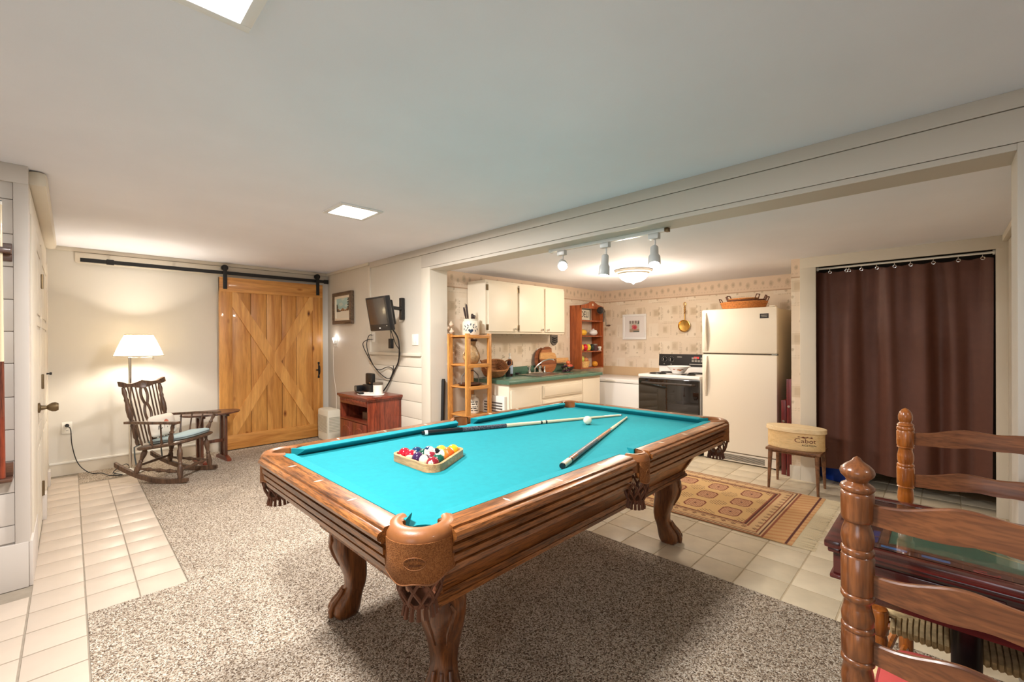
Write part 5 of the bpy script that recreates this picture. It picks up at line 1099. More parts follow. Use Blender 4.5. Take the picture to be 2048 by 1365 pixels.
MB().lathe([(0, 0), (0.065, 0), (0.07, 0.006), (0.105, 0.055), (0.14, 0.085), (0.137, 0.088), (0.10, 0.06), (0.06, 0.012), (0, 0.01)], n=36).build('dish', WHITE, sb)
f3 = math.atan2(-2.3, -5.19)
for k, (a, z_, c) in enumerate(((0.2, 0.04, (196, 120, 60)), (0.45, 0.05, (150, 96, 60)), (-0.5, 0.05, (180, 60, 50)), (0.0, 0.045, (206, 140, 90)))):
    r_ = 0.101; M2 = Matrix.Translation((r_*math.cos(f3+a), r_*math.sin(f3+a), z_)) @ Matrix.Rotation(f3+a, 4, 'Z') @ Matrix.Rotation(0.9, 4, 'Y')
    MB().sphere((0, 0, 0), 0.013, 10, (0.15, 1.2, 0.9), M=M2).build('leaf_decal', plain('decal_%d' % k, rgb(*c), 0.4), sb)
MB().sphere((0, 0, 0.062), 0.09, 18, (1, 1, 0.28)).build('napkin_fill', plain('cloth_white', rgb(240, 232, 222), 0.8), sb)
rf = T('refrigerator', 'almond top-freezer refrigerator with curved handles beside the stove', 'refrigerator', (5.0, 1.2, 0))
FW = 0.745
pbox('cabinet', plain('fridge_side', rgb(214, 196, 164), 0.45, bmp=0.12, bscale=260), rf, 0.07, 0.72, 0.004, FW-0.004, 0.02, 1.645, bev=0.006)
d1 = pbox('freezer_door', FRIDGE, rf, 0.0, 0.066, 0, FW, 1.178, 1.66, bev=0.018); d2 = pbox('fridge_door', FRIDGE, rf, 0.0, 0.066, 0, FW, 0.115, 1.165, bev=0.018)
pbox('door_gasket', plain('gasket', rgb(96, 84, 70), 0.7), rf, 0.02, 0.075, 0.01, FW-0.01, 0.12, 1.64)
pbox('door_hinge', CHROME, rf, 0.005, 0.05, 0.0, 0.05, 1.166, 1.177); pbox('top_hinge_cover', FRIDGE, rf, 0.01, 0.09, 0.02, 0.075, 1.66, 1.672, bev=0.005)
def grip(z0, z1, par, flip):
    rings = []
    for i in range(15):
        t = i/14; z_ = z0+(z1-z0)*t; k = t if flip else 1-t; b_ = math.sin(PI*min(1, t*1.0))**0.7*0.042
        w2 = 0.012 + 0.012*k; yc = FW-0.045
        rings.append([(-0.001, yc-w2, z_), (-0.001-b_, yc-w2*0.8, z_), (-0.006-b_, yc, z_), (-0.001-b_, yc+w2*0.8, z_), (-0.001, yc+w2, z_)])
    return MB().loft(rings).build('door_grip', FRIDGE, par, 0.9)
grip(1.20, 1.625, d1, False); grip(0.70, 1.145, d2, True)
bg = pbox('name_badge', plain('badge_dark', rgb(52, 44, 40), 0.35), d1, -0.003, 0.001, 0.075, 0.155, 1.545, 1.592)
for z_, w_ in ((1.575, 0.06), (1.562, 0.05)): pbox('badge_line', CHROME, bg, -0.004, -0.0028, 0.115-w_/2, 0.115+w_/2, z_-0.0035, z_+0.0035)
gl = pbox('toe_grille', FRIDGE, rf, 0.02, 0.06, 0.01, FW-0.01, 0.012, 0.105, bev=0.006)
for k in range(6): pbox('grille_slot', plain('slot_dark', rgb(88, 78, 64), 0.7), gl, 0.016, 0.021, 0.12, FW-0.12, 0.028+k*0.0105, 0.033+k*0.0105)
for y in (0.03, FW-0.03): MB().cyl((0.05, y, 0), (0.05, y, 0.025), 0.018, n=10).build('roller', BPLAST, rf)
# baskets on the refrigerator
BAS = plain('basket_honey', rgb(204, 132, 70), 0.55, var=0.25, vscale=70, bmp=0.6, bscale=110); BAD = plain('basket_dark', rgb(110, 66, 42), 0.55, var=0.3, vscale=60, bmp=0.5, bscale=110)
def basket(label, loc, rx, ry, h, mat, hm, rz):
    t = T('oval_basket', label, 'basket', loc, rz, 'baskets nested on the refrigerator'); m = MB(); n = int(h/0.012)
    for k in range(n+1):
        q = 0.86+0.14*k/max(1, n); m.tube([(rx*q*math.cos(a), ry*q*math.sin(a), 0.008+k*0.012) for a in [2*PI*i/32 for i in range(32)]], 0.0085, 6, True)
    m.build('woven_wall', mat, t); MB().lathe([(0, 0.001), (0.84, 0.001), (0.84, 0.008), (0, 0.008)], n=32, sx=rx, sy=ry).build('woven_base', mat, t)
    for s_ in (-1, 1): MB().tube([(s_*rx*0.97, -0.04, h), (s_*(rx+0.012), -0.035, h+0.045), (s_*(rx+0.012), 0.035, h+0.045), (s_*rx*0.97, 0.04, h)], 0.006, 6).build('basket_handle', hm, t)
    return t
basket('large honey wicker oval basket on top of the refrigerator', (5.28, 1.595, 1.6455), 0.235, 0.16, 0.095, BAS, BAD, PI/2)
basket('dark brown basket nested inside the honey basket', (5.28, 1.57, 1.690), 0.185, 0.12, 0.07, BAD, BAD, PI/2+0.1)
basket('smallest tan tray basket topmost on the refrigerator', (5.28, 1.60, 1.745), 0.15, 0.10, 0.03, BAS, BAD, PI/2-0.15)
# kitchen wall pictures
pk = T('framed_print', 'white framed small floral print on the kitchen wallpaper', 'picture', (XK-0.008, 3.265, 1.52), -PI/2)
for a in ((-0.19, 0.19, 0.155, 0.187), (-0.19, 0.19, -0.187, -0.155), (-0.19, -0.158, -0.155, 0.155), (0.158, 0.19, -0.155, 0.155)): pbox('frame_side', WHITE, pk, a[0], a[1], -0.022, 0, a[2], a[3], bev=0.004)
pbox('mat_board', plain('mat_white', rgb(232, 226, 224), 0.7), pk, -0.16, 0.16, -0.010, -0.002, -0.157, 0.157)
def bouquet(u, v):
    K = np.tile(L3(196, 190, 178), (len(u), 1)); K[v < 0.3] = L3(176, 150, 128)
    m = ((u-0.5)/0.28)**2 + ((v-0.45)/0.22)**2 < 1+0.3*np.sin(u*30)*np.sin(v*26); K[m] = L3(206, 110, 108)
    m = ((u-0.55)/0.15)**2 + ((v-0.42)/0.12)**2 < 1; K[m] = L3(190, 60, 76)
    m = (v > 0.75) & (np.sin(u*22) > -0.3); K[m] = L3(132, 116, 112)
    m = ((u-0.9)/0.07)**2 + ((v-0.78)/0.07)**2 < 1; K[m] = L3(60, 84, 70)
    m = (v < 0.12) & (u > 0.4); K[m] = L3(104, 108, 100); return K
printed('print', 24, 26, lambda u, v: (-0.08+0.16*u, np.full_like(u, -0.0108), -0.08+0.17*v), bouquet, vcol('print_paper', 0.6), pk)
ld = T('brass_ladle', 'long handled brass strainer hanging on the kitchen wallpaper', 'ladle', (XK-0.012, 2.51, 1.83))
MB().lathe([(0, 0), (0.05, 0.004), (0.075, 0.018), (0.082, 0.032), (0.078, 0.033), (0.07, 0.02), (0, 0.008)], n=32, M=Matrix.Translation((-0.004, 0, -0.315)) @ Matrix.Rotation(-PI/2, 4, 'Y')).build('bowl', BRASS, ld)
MB().tube([(-0.012, 0, -0.24), (-0.01, 0, -0.16)], 0.007, 8).build('handle', BRASS, ld)
tw_ = MB()
for ph in (0, PI): tw_.tube([(-0.010+0.006*math.cos(k*0.9+ph), 0.009*math.sin(k*0.9+ph), -0.16+k*0.0075) for k in range(16)], 0.0045, 6)
tw_.tube([(-0.008, 0.016*math.sin(a), -0.02+0.022*math.cos(a)) for a in [2*PI*i/16 for i in range(16)]], 0.004, 6, True).build('twisted_shank', BRASS, ld)
# red folding trays in the gap
REDP = wood('red_lacquer', rgb(84, 16, 16), rgb(124, 30, 28), 'Z', 0.3, 1, 0.3, grain=0.2)
for i, (y, h, x0, lb) in enumerate(((1.075, 0.94, 4.90, 'taller dark red folding table top stored beside the refrigerator'), (1.125, 0.73, 4.92, 'shorter dark red folding table top stored beside the refrigerator'))):
    t = T('folding_table', lb, 'folding table', (x0, y, 0.0))
    pbox('panel', REDP, t, 0, 0.40, -0.012, 0.012, 0.04, h, bev=0.004); pbox('edge_strip', REDP, t, -0.012, 0.0, -0.02, 0.02, 0.0, h, bev=0.003)
    MB().cyl((-0.02, 0, h*0.72), (-0.01, 0, h*0.72), 0.012, n=12).build('catch', CHROME, t)

# ------------------------------------------------------------------ closet curtain
BROWN = plain('curtain_brown', rgb(92, 54, 41), 0.55, var=0.06, vscale=20, bmp=0.15, bscale=700)
cv = T('closet_curtain', 'long dark brown curtain across the closet opening', 'curtain', (4.915, 0, 0))
ny = 190; ys = np.linspace(0.884, -0.256, ny); ZT = 1.952
ringy = [0.872, 0.845, 0.745, 0.625, 0.605, 0.52, 0.415, 0.30, 0.20, 0.065, -0.075, -0.205]
def fold(y, k):   # k: 0 top .. 1 bottom
    a = 0.026*math.sin(y*29+0.6+0.8*math.sin(y*7)) + 0.024*math.sin(y*13.3+1.9) + 0.006*math.sin(y*49+k*0.7)
    d = min(abs(y-r) for r in ringy); top = 0.014*math.exp(-(d/0.03)**2) - 0.008
    return (1-k)**2*top*0.9 + a*(0.35+0.65*min(1, k*2.2))
rings = []
for i in range(15):
    k = i/14; fr_, bk = [], []
    for y in ys:
        d = min(abs(y-r) for r in ringy); z_ = ZT - (0.016*min(1, d/0.05) if i == 0 else 0) if i == 0 else ZT + (0.15-ZT)*k + 0.008*math.sin(y*6)*k
        x = fold(y, k); yy = y + 0.006*math.sin(y*29+k*2)
        fr_.append((x, yy, z_)); bk.append((x+0.004, yy, z_))
    rings.append(fr_ + bk[::-1])
MB().loft(rings).build('drape', BROWN, cv, 1.2)
rd = T('curtain_rod', 'thin white rod spanning the closet opening', 'curtain rod', (4.880, 0, 1.975))
MB().cyl((0, -0.266, 0), (0, 0.842, 0), 0.009, n=12).build('rod', WPLAST, rd)
for y in (-0.262, 0.838): MB().cyl((0, y-0.006, 0), (0, y+0.006, 0), 0.018, n=14).build('end_cup', WPLAST, rd)
rg = MB().tube([(0, 0.011*math.sin(a), -0.026+0.011*math.cos(a)) for a in [2*PI*i/14 for i in range(14)]], 0.0032, 6, True).tube([(0, 0.002, -0.015), (-0.004, 0, 0.004), (0.0, 0, 0.012)], 0.0018, 5).mesh('curtain_ring', CHROME)
for i, y in enumerate([r for r in ringy if r < 0.84]):
    o = link('ring', rg, rd); o.location = (0.0, y, -0.012)
bb_ = T('blue_bin', 'blue plastic storage tub on the closet floor under the curtain', 'bin', (5.14, 0.70, 0))
MB().lathe([(0, 0.002), (0.16, 0.002), (0.17, 0.01), (0.195, 0.20), (0.205, 0.21), (0.19, 0.21), (0.165, 0.02), (0, 0.015)], n=32, sx=0.85).build('tub', plain('bin_blue', rgb(14, 56, 150), 0.35), bb_)
MB().tube([(0.85*0.203*math.cos(a), 0.203*math.sin(a), 0.205) for a in [2*PI*i/32 for i in range(32)]], 0.007, 6, True).build('rim', plain('bin_blue', rgb(14, 56, 150), 0.35), bb_)

# ------------------------------------------------------------------ stool with cheese box
sl = T('small_stool', 'small walnut stool with tapered legs carrying the oval box', 'stool', (4.56, 0.945, 0.0005), 0.0)
pbox('seat_top', STOOLW, sl, -0.165, 0.165, -0.205, 0.205, 0.341, 0.361, bev=0.003); pbox('apron', STOOLW, sl, -0.13, 0.13, -0.18, 0.18, 0.318, 0.342, bev=0.002)
for sx in (-1, 1):
    for sy in (-1, 1): MB().turned((sx*0.125, sy*0.175, 0.342), (sx*0.146, sy*0.185, 0), [(0, 0.019), (1, 0.010)], 10).build('leg', STOOLW, sl)
cbx = T('cheese_box', 'pale oval bentwood box with lid and stamped lettering on the stool', 'box', (4.555, 0.95, 0.3622), 0.0)
def oval(rx, ry, z_): return [(rx*math.cos(a), ry*math.sin(a), z_) for a in [2*PI*i/56 for i in range(56)]]
MB().loft([oval(0.12, 0.218, 0), oval(0.12, 0.218, 0.16)]).build('box_body', BOXW, cbx, 0.6); MB().loft([oval(0.131, 0.231, 0.150), oval(0.131, 0.231, 0.183), oval(0.127, 0.227, 0.186)]).build('lid', BOXL, cbx, 0.6)
STAMP = plain('stamp_ink', rgb(110, 52, 36), 0.7)
def on_box(a, z_):      # a: metres along the front from the centre (to the right), curved round the oval
    t = PI + a/0.165; return Vector((0.1208*math.cos(t), 0.2188*math.sin(t), z_))
on_b = lambda x, y, z_=0, s0=0.075, zc=0.085: on_box(s0 + x, zc + y)
text_mesh('Cabot', 0.052, STAMP, fn=lambda x, y, z_: on_b(x, y), thick=0, parent=cbx)
MB().loft([[on_box(0.03+i*0.008, 0.113+0.004*math.sin(i)) for i in range(12)], [on_box(0.03+i*0.008, 0.121+0.003*math.sin(i*2)) for i in range(12)]], closed=False).build('stamp_scroll', STAMP, cbx)
text_mesh('AGE72394', 0.021, INK, fn=lambda x, y, z_: on_b(x, y, z_, 0.098, 0.048), thick=0, parent=cbx)
MB().loft([[on_box(-0.125, 0.15), on_box(-0.119, 0.15)], [on_box(-0.125, 0.18)*1.045, on_box(-0.119, 0.18)*1.045]], closed=False).build('lid_seam', INK, cbx)

# ------------------------------------------------------------------ rug with fringe
RGX0, RGX1, RGY0, RGY1 = 3.245, 4.385, 0.70, 2.35
def rugc(u, v):
    x, y = u*(RGX1-RGX0), v*(RGY1-RGY0); Wd, Ln = RGX1-RGX0, RGY1-RGY0
    tan, red, dk, crm = L3(216, 178, 124), L3(150, 84, 60), L3(92, 44, 40), L3(222, 192, 150)
    K = np.tile(tan, (len(u), 1)); ey = np.minimum(y-0.17, Ln-0.17-y); e = np.minimum(np.minimum(x, Wd-x), ey)
    def band(a, b, c, extra=None):
        m = (e >= a) & (e < b)
        if extra is not None: m &= extra
        K[m] = c
    dash = (np.sin((x+y)*260) > 0)
    band(-1, 0.0, L3(214, 170, 120)); band(0.0, 0.012, red); band(0.012, 0.022, crm, dash); band(0.022, 0.034, dk); band(0.034, 0.046, crm); band(0.046, 0.056, red)
    band(0.056, 0.125, L3(220, 184, 138)); mot = ((np.mod(x, 0.07)-0.035)**2 + (np.mod(y, 0.07)-0.035)**2 < 0.017**2) & (np.sin(x*300)*np.sin(y*300) > -0.2); band(0.060, 0.121, L3(140, 96, 70), mot)
    band(0.125, 0.135, red); band(0.135, 0.145, crm, dash); band(0.145, 0.157, dk, ~dash | True); band(0.157, 0.167, red)
    inside = e >= 0.167
    a, b = np.mod(x-0.167-0.02, 0.26)-0.13, np.mod(y-0.34, 0.27)-0.135
    def gul(a, b):
        r = np.maximum(abs(a)/0.092, abs(b)/0.075); r = np.maximum(r, (abs(a)/0.092+abs(b)/0.075)/1.6); return r
    r = gul(a, b); K[inside & (r < 1)] = L3(128, 66, 48); K[inside & (r < 0.84)] = L3(204, 160, 124); K[inside & (r < 0.74) & (np.sin(x*230)*np.sin(y*230) > 0.05)] = L3(168, 112, 84); K[inside & (r < 0.12)] = dk
    a2, b2 = np.mod(x-0.167-0.02+0.13, 0.26)-0.13, np.mod(y-0.34+0.135, 0.27)-0.135
    m = inside & (a2**2/0.004 + b2**2/0.004 < 1) & (np.sin(x*210+1)*np.sin(y*190) > 0.35); K[m] = L3(120, 84, 60)
    end = (y < 0.17) | (y > Ln-0.17)
    K[end & (np.sin((x*1.0+y*0.4)*95) > 0.35)] = L3(206, 150, 100); K[(y > 0.03) & (y < 0.045)] = dk; K[(y > Ln-0.045) & (y < Ln-0.03)] = dk
    K *= (1+0.07*np.sin(x*900)*np.sin(y*840))[:, None]; return np.clip(K, 0, 1)
rug = T('oriental_rug', 'tan and rust patterned oriental rug with fringe on the kitchen tiles', 'rug', (0, 0, 0.001))
printed('woven_pile', 228, 330, lambda u, v: (RGX0+u*(RGX1-RGX0), RGY0+v*(RGY1-RGY0), np.full_like(u, 0.006)), rugc, vcol('rug_wool', 0.95, 0.4, 500), rug)
pbox('backing', plain('rug_back', rgb(190, 150, 104), 0.9), rug, RGX0+0.001, RGX1-0.001, RGY0+0.001, RGY1-0.001, 0.0005, 0.0055)
fm = MB()
for k in range(190):
    x = RGX0+0.004+k*(RGX1-RGX0-0.008)/189; dx = rng.uniform(-0.012, 0.012); L_ = rng.uniform(0.08, 0.125)
    fm.tube([(x, RGY0+0.004, 0.004), (x+dx*0.5, RGY0-L_*0.5, 0.004), (x+dx, RGY0-L_, 0.0025)], 0.0019, 4)
fr2 = fm.build('fringe', plain('fringe_cream', rgb(226, 210, 176), 0.9), rug); fr2['kind'] = 'stuff'

# ------------------------------------------------------------------ game table (right foreground)
GX0, GX1, GY0, GY1, GZ = 1.56, 2.12, -0.80, 0.256, 0.74
gt = T('game_table', 'dark mahogany game table with glass over a green board', 'table', (0, 0, 0))
def frame_box(name, mat, par, x0, x1, y0, y1, w_, z0, z1, bev=0.003):
    for a in ((x0, x1, y0, y0+w_), (x0, x1, y1-w_, y1), (x0, x0+w_, y0+w_, y1-w_), (x1-w_, x1, y0+w_, y1-w_)): pbox(name, mat, par, a[0], a[1], a[2], a[3], z0, z1, bev=bev)
pbox('table_bed', MAHOG, gt, GX0+0.02, GX1-0.02, GY0+0.02, GY1-0.02, GZ-0.035, GZ-0.012)
frame_box('top_edge', MAHOG, gt, GX0, GX1, GY0, GY1, 0.042, GZ-0.022, GZ, 0.007)
frame_box('edge_moulding', MAHOG, gt, GX0+0.008, GX1-0.008, GY0+0.008, GY1-0.008, 0.03, GZ-0.036, GZ-0.022, 0.005)
pbox('apron', MAHOG, gt, GX0+0.02, GX1-0.02, GY0+0.02, GY1-0.02, GZ-0.100, GZ-0.036, bev=0.003)
frame_box('lower_moulding', MAHOG, gt, GX0+0.012, GX1-0.012, GY0+0.012, GY1-0.012, 0.03, GZ-0.113, GZ-0.100, 0.005)
pbox('drawer_box', MAHOG, gt, GX0+0.05, GX1-0.05, GY0+0.05, GY1-0.05, GZ-0.168, GZ-0.112, bev=0.004)
for y0, y1 in ((GY1-0.36, GY1-0.06), (GY1-0.72, GY1-0.40)):
    d = pbox('drawer', MAHOG, gt, GX0+0.013, GX0+0.022, y0, y1, GZ-0.094, GZ-0.045, bev=0.004)
    MB().tube([(GX0+0.011, (y0+y1)/2+0.012*math.cos(a), GZ-0.08+0.012*math.sin(a)) for a in [2*PI*i/14 for i in range(14)]], 0.002, 6, True).build('ring_pull', BRASS, d)
BOARD = plain('board_brown', rgb(66, 36, 30), 0.3, var=0.1, vscale=40)
pbox('board_track', BOARD, gt, GX0+0.038, GX1-0.038, GY0+0.038, GY1-0.038, GZ-0.0125, GZ-0.008)
BAR = [plain('space_%d' % i, rgb(*c), 0.4) for i, c in enumerate(((62, 112, 168), (60, 66, 130), (150, 46, 44), (80, 140, 96)))]
LINE = plain('space_line', rgb(132, 92, 70), 0.5)
for k in range(9):
    y = GY1-0.118-k*0.085
    pbox('space_line', LINE, gt, GX0+0.044, GX0+0.086, y-0.0008, y+0.0008, GZ-0.0081, GZ-0.0072)
    if k in (0, 1): pbox('colour_bar', BAR[0], gt, GX0+0.070, GX0+0.085, y-0.062, y-0.006, GZ-0.0081, GZ-0.0072)
    if k in (4, 5, 7): pbox('colour_bar', BAR[3], gt, GX0+0.070, GX0+0.085, y-0.072, y-0.010, GZ-0.0081, GZ-0.0072)
MB().tube([(GX0+0.064+0.009*math.cos(a), GY1-0.33+0.022*math.sin(a), GZ-0.0075) for a in [2*PI*i/20 for i in range(17)]], 0.0025, 5).build('red_emblem', BAR[2], gt)
for k in range(7):
    x = GX0+0.088+k*0.055
    pbox('space_line', LINE, gt, x-0.0008, x+0.0008, GY1-0.116, GY1-0.044, GZ-0.0081, GZ-0.0072)
    if k in (0, 1, 3, 5): pbox('colour_bar', BAR[1], gt, x+0.006, x+0.049, GY1-0.114, GY1-0.098, GZ-0.0081, GZ-0.0072)
    for q in range(3): pbox('space_line', LINE, gt, x+0.008, x+0.047, GY1-0.088+q*0.014, GY1-0.084+q*0.014, GZ-0.0081, GZ-0.0074)
frame_box('inner_frame', MAPLE, gt, GX0+0.088, GX1-0.088, GY0+0.118, GY1-0.118, 0.02, GZ-0.012, GZ-0.005, 0.002)
pbox('green_field', plain('board_green', rgb(74, 112, 88), 0.8, var=0.06, vscale=30), gt, GX0+0.106, GX1-0.106, GY0+0.136, GY1-0.136, GZ-0.0122, GZ-0.0075)
xm, ym = (GX0+GX1)/2, -0.27
GOLD = plain('gold_line', rgb(190, 160, 92), 0.4)
for r_ in (0.10, 0.105): MB().tube([(xm+r_*0.9*math.cos(a), ym+r_*2.2*math.sin(a), GZ-0.0072) for a in [2*PI*i/48 for i in range(48)]], 0.0008, 4, True).build('gold_oval', GOLD, gt)
for s_ in (-1, 1): MB().tube([(xm-0.045+0.02*math.cos(a), ym+s_*0.12+0.03*math.sin(a), GZ-0.0072) for a in [2*PI*i/24 for i in range(24)]], 0.0008, 4, True).build('gold_ring', GOLD, gt)
pbox('glass_top', GLASS, gt, GX0+0.043, GX1-0.043, GY0+0.043, GY1-0.043, GZ-0.0042, GZ-0.001)
for x, y in ((GX0+0.12, GY1-0.295), (GX0+0.12, GY0+0.12), (GX1-0.12, -0.47), (GX1-0.12, GY0+0.12)):
    MB().turned((x, y, GZ-0.165), (x, y, 0.002), [(0, 0.032), (0.6, 0.028), (0.92, 0.022), (1, 0.026)], 14).build('leg', plain('leg_black', rgb(20, 12, 12), 0.3), gt)

# ------------------------------------------------------------------ ladder-back chairs
POST1 = [(0, 0.0), (0.004, 0.006), (0.009, 0.009), (0.012, 0.0125), (0.018, 0.021), (0.026, 0.0285), (0.033, 0.0305), (0.040, 0.028), (0.047, 0.021), (0.053, 0.0185), (0.056, 0.022), (0.060, 0.028), (0.066, 0.0305), (0.071, 0.028), (0.0735, 0.0255), (0.076, 0.0285),
         (0.082, 0.0290), (0.128, 0.0280), (0.134, 0.0265), (0.137, 0.0225), (0.143, 0.0225), (0.155, 0.0265), (0.170, 0.0290), (0.183, 0.0270), (0.190, 0.0250), (0.192, 0.0280), (0.198, 0.0295), (0.204, 0.0275), (0.206, 0.0260), (0.210, 0.0290), (0.280, 0.0285), (0.286, 0.0260), (0.288, 0.029), (0.294, 0.0295), (0.300, 0.0260),
         (0.304, 0.0225), (0.318, 0.0250), (0.334, 0.0285), (0.348, 0.0275), (0.352, 0.0250), (0.355, 0.0285), (0.361, 0.0290), (0.364, 0.0260), (0.368, 0.0285), (0.415, 0.0285), (0.421, 0.0255), (0.424, 0.029), (0.430, 0.029), (0.436, 0.024), (0.455, 0.0275), (0.472, 0.029), (0.49, 0.026), (0.50, 0.029), (0.62, 0.028), (1.075, 0.021)]
POST2 = [(0, 0.0), (0.006, 0.010), (0.016, 0.0175), (0.030, 0.0215), (0.045, 0.0215), (0.052, 0.0175), (0.056, 0.0175), (0.060, 0.0225), (0.066, 0.0255), (0.070, 0.0230), (0.074, 0.0260), (0.082, 0.0265), (0.085, 0.0240), (0.089, 0.0265), (0.140, 0.0260), (0.146, 0.0235), (0.149, 0.026), (0.152, 0.0215), (0.158, 0.0200),
         (0.180, 0.0245), (0.198, 0.0245), (0.210, 0.0215), (0.214, 0.0255), (0.220, 0.0260), (0.223, 0.0235), (0.227, 0.0262), (0.234, 0.0262), (0.290, 0.0258), (0.296, 0.0235), (0.299, 0.026), (0.304, 0.0215), (0.320, 0.0235), (0.345, 0.0245), (0.36, 0.0215), (0.364, 0.0260), (0.43, 0.0260), (0.64, 0.025), (1.06, 0.020)]
TT = [0, 0.06, 0.12, 0.20, 0.28, 0.34, 0.40, 0.46, 0.5]
def slat(par, z_, wv, hgt, y0, y1, x0, mat, s_):
    top = np.array([0.0, -0.001, 0.002, 0.014, 0.028, 0.031, 0.027, 0.021, 0.020])*s_; bot = np.array([0, 0.0, 0.0, 0.0, 0.002, 0.008, 0.014, 0.008, 0.004])*s_
    t = np.array(TT + [1-q for q in TT[-2::-1]]); tp_ = np.concatenate([top, top[-2::-1]]); bt_ = np.concatenate([bot, bot[-2::-1]])
    tf = np.linspace(0, 1, 41); tp_, bt_ = np.interp(tf, t, tp_), np.interp(tf, t, bt_)
    k = np.ones(5)/5; tp_ = np.convolve(np.pad(tp_, 2, 'edge'), k, 'valid'); bt_ = np.convolve(np.pad(bt_, 2, 'edge'), k, 'valid')
    rings = []
    for i, q in enumerate(tf):
        y = y0+(y1-y0)*q; bow = x0*0.030*math.sin(PI*q); a, b = z_-hgt/2+bt_[i], z_+hgt/2+tp_[i]
        rings.append([(bow-0.006, y, a), (bow+0.006, y, a), (bow+0.006, y, b-0.003), (bow+0.003, y, b), (bow-0.003, y, b), (bow-0.006, y, b-0.003)])
    return MB().loft(rings).build('slat', mat, par, 0.7)
def ladder_chair(label, loc, rz, prof, top, slz, hgt, s_, WD, seat, mat, matz):
    t = T('ladderback_chair', label, 'chair', loc, rz)
    for sy in (-1, 1): MB().lathe([(r, top-d) for d, r in prof][::-1], (0, sy*WD/2, 0), 24).build('back_post', matz, t, 0.9)
    for z_ in slz: slat(t, z_, 0, hgt, -WD/2+0.015, WD/2-0.015, -1, mat, s_)
    FWD, fx = WD/2+0.045, 0.43
    for sy in (-1, 1):
        MB().lathe([(0.018, 0.001), (0.022, 0.05), (0.024, 0.2), (0.021, 0.30), (0.026, 0.33), (0.021, 0.35), (0.025, 0.38), (0.021, 0.395), (0.0265, 0.40), (0.0275, 0.43), (0.0275, 0.468), (0.024, 0.474), (0.0, 0.475)], (fx, sy*FWD, 0), 18).build('front_leg', matz, t, 0.9)
        for z_ in (0.16, 0.29): MB().tube([(0, sy*WD/2, z_), (fx, sy*FWD, z_)], 0.012, 8).build('side_stretcher', matz, t)
        MB().tube([(0, sy*WD/2, 0.43), (fx, sy*FWD, 0.43)], 0.014, 8).build('seat_rail', matz, t)
    for z_ in (0.20, 0.31): MB().turned((fx, -FWD, z_), (fx, FWD, z_), [(0, 0.010), (0.3, 0.014), (0.5, 0.02), (0.7, 0.014), (1, 0.010)], 10).build('front_stretcher', matz, t)
    MB().tube([(0, -WD/2, 0.24), (0, WD/2, 0.24)], 0.012, 8).build('back_stretcher', matz, t)
    for x, hw in ((0, WD/2), (fx, FWD)): MB().tube([(x, -hw, 0.43), (x, hw, 0.43)], 0.014, 8).build('seat_rail', matz, t)
    if seat in ('rush', 'cushion'):
        RUSH = plain('rush_cord', rgb(196, 172, 128), 0.8, var=0.25, vscale=60, bmp=0.4, bscale=150)
        m = MB(); n = 38; hwx = lambda x: WD/2 + 0.045*x/fx - 0.03; xm_ = fx*0.5
        for i in range(n):
            q = (i+0.5)/n*2-1; y = q*(FWD-0.03); dep = (1-abs(q))*xm_      # cords over the front rail run back to the diagonal
            m.tube([(fx-0.006, y, 0.412), (fx+0.016, y, 0.420), (fx+0.019, y, 0.436), (fx+0.006, y, 0.448), (fx-dep*0.5-0.005, y, 0.450), (fx-dep-0.012, y, 0.446)], 0.0072, 5)
            y = q*(WD/2-0.03); dep = (1-abs(q))*xm_
            m.tube([(0.0, y, 0.416), (-0.018, y, 0.430), (-0.004, y, 0.446), (dep+0.012, y, 0.447)], 0.0068, 5)
            x = 0.02 + (i+0.5)/n*(fx-0.04); dep = (1-abs((x-xm_)/xm_))*(hwx(x))
            for sy in (-1, 1):
                yo = sy*(WD/2+0.045*x/fx)
                m.tube([(x, yo, 0.414), (x, yo+sy*0.018, 0.430), (x, yo+sy*0.002, 0.447), (x, yo-sy*(dep+0.02), 0.447)], 0.0062, 5)
        m.box(0.01, fx-0.01, -WD/2+0.01, WD/2-0.01, 0.425, 0.440); m.build('rush_seat', RUSH, t, 1.0)
    return t
C1 = (1.164, -0.103, 0.0); C2 = (2.235, -0.127, 0.0)
ladder_chair('nearest ladder-back chair with ball finials and a red cushion', C1, 0, POST1, 1.083, (0.968, 0.822, 0.683, 0.545), 0.043, 1.0, 0.47, 'cushion', MAPLE, MAPLEZ)
ladder_chair('ladder-back chair with rush seat on the far side of the game table', C2, PI, POST2, 1.066, (0.952, 0.795, 0.640), 0.047, 0.8, 0.47, 'rush', MAPLE, wood('amber_post', rgb(116, 58, 18), rgb(180, 104, 40), 'Z', 0.25, 0.9, 0.5, grain=0.2))
sc1 = T('chair_cushion', 'red cloth cushion on the nearest ladder-back chair', 'cushion', (C1[0], C1[1], 0.459))
P = [(0.23 + 0.20*math.copysign(abs(math.cos(a))**0.4, math.cos(a)), 0.225*math.copysign(abs(math.sin(a))**0.4, math.sin(a))) for a in [2*PI*i/40 for i in range(40)]]
cen = (0.23, 0)
REDC = plain('cushion_red', rgb(176, 66, 62), 0.9, var=0.06, vscale=20, bmp=0.3, bscale=600)
MB().loft([[(cen[0]+(x-cen[0])*k, y*k, z_) for x, y in P] for k, z_ in ((0.92, 0.0), (0.99, 0.012), (1.0, 0.022), (0.97, 0.034), (0.85, 0.042), (0.4, 0.046))]).build('pad', REDC, sc1, 1.2)
MB().tube([(x, y, 0.022) for x, y in P], 0.004, 6, True).build('piping', plain('cushion_red2', rgb(140, 46, 46), 0.9), sc1)

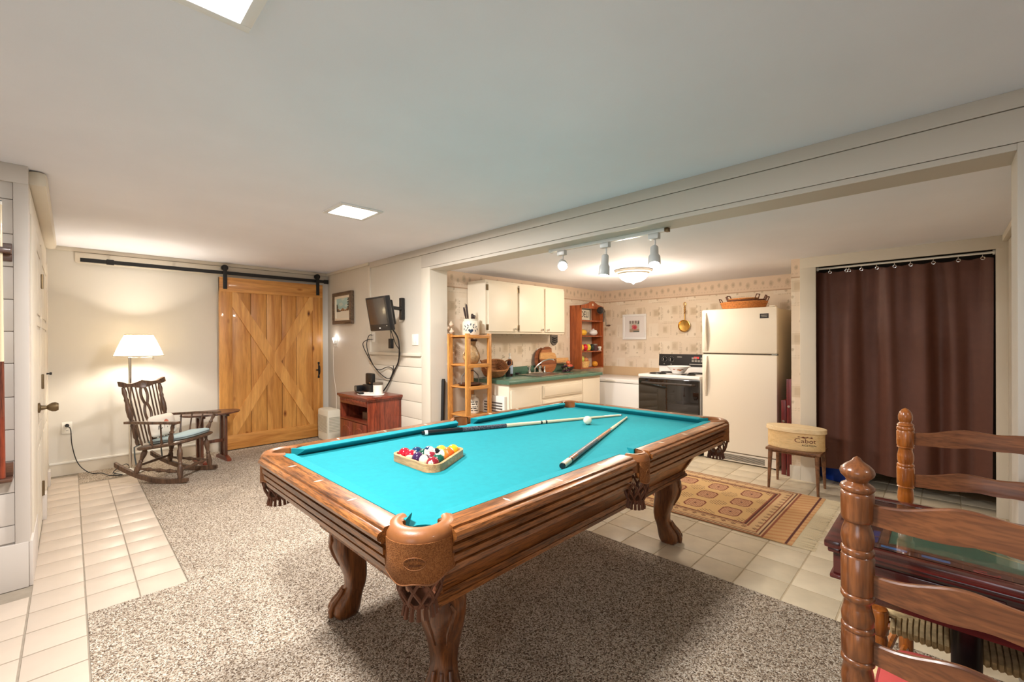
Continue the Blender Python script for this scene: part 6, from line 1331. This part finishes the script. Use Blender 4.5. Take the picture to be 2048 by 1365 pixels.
# ------------------------------------------------------------------ cue rack on the left return wall
cr_ = T('wall_cue_rack', 'dark wooden cue rack brackets on the boarded left wall', 'cue rack', (0, 3.562, 0))
RW = wood('rack_dark', rgb(58, 34, 24), rgb(104, 68, 48), 'X', 0.4, 1.2, 0.2, grain=0.3)
pbox('upper_bracket', RW, cr_, -0.60, -0.216, -0.075, 0, 1.80, 1.83, bev=0.004); pbox('upper_back', RW, cr_, -0.60, -0.216, -0.016, 0, 1.765, 1.86, bev=0.004)
pbox('lower_shelf', RW, cr_, -0.60, -0.216, -0.09, 0, 0.598, 0.618, bev=0.006); pbox('lower_back', RW, cr_, -0.60, -0.216, -0.018, 0, 0.618, 0.69, bev=0.004)
for i, x in enumerate((-0.256, -0.303)):
    cue('wall_cue', (x, 3.51, 0.6195), (x+0.002, 3.515, 2.075), [('butt', 0, 0.22, 0.0155, 0.0135, CHERRY), ('forearm', 0.22, 0.42, 0.0135, 0.0118, wood('cue_butt_dark', rgb(70, 30, 22), rgb(120, 60, 40), 'Z', 0.3, 1, 0.3)), ('shaft', 0.42, 0.985, 0.0118, 0.0066, SHAFT), ('ferrule', 0.985, 0.997, 0.0066, 0.0066, WPLAST), ('tip', 0.997, 1, 0.006, 0.0055, plain('chalk_blue', rgb(70, 90, 96), 0.8))],
        ['pool cue standing in the wall rack next to the corner board', 'second pool cue standing in the wall rack'][i], 0)

# ------------------------------------------------------------------ unseen window added behind the camera as dim fill light
fill_wnd = sbox('fill_window_1', WPLAST, -2.65, -2.63, -1.35, 0.75, 0.85, 2.05)
pbox('pane', plain('fill_pane_glow', rgb(220, 232, 245), 0.1, emit=1.0, ecol=(0.86, 0.93, 1, 1)), fill_wnd, -2.635, -2.622, -1.27, -0.33, 0.93, 1.97); pbox('pane', MATS['fill_pane_glow'], fill_wnd, -2.635, -2.622, -0.27, 0.67, 0.93, 1.97)
lo = light('fill_window_light', 'AREA', (-2.60, -0.30, 1.45), 10, (0.84, 0.92, 1), shape='RECTANGLE', size=1.9, size_y=1.05)  # weak cool fill lamp, added together with the unseen window
lo.rotation_euler = (0, -PI/2, 0)
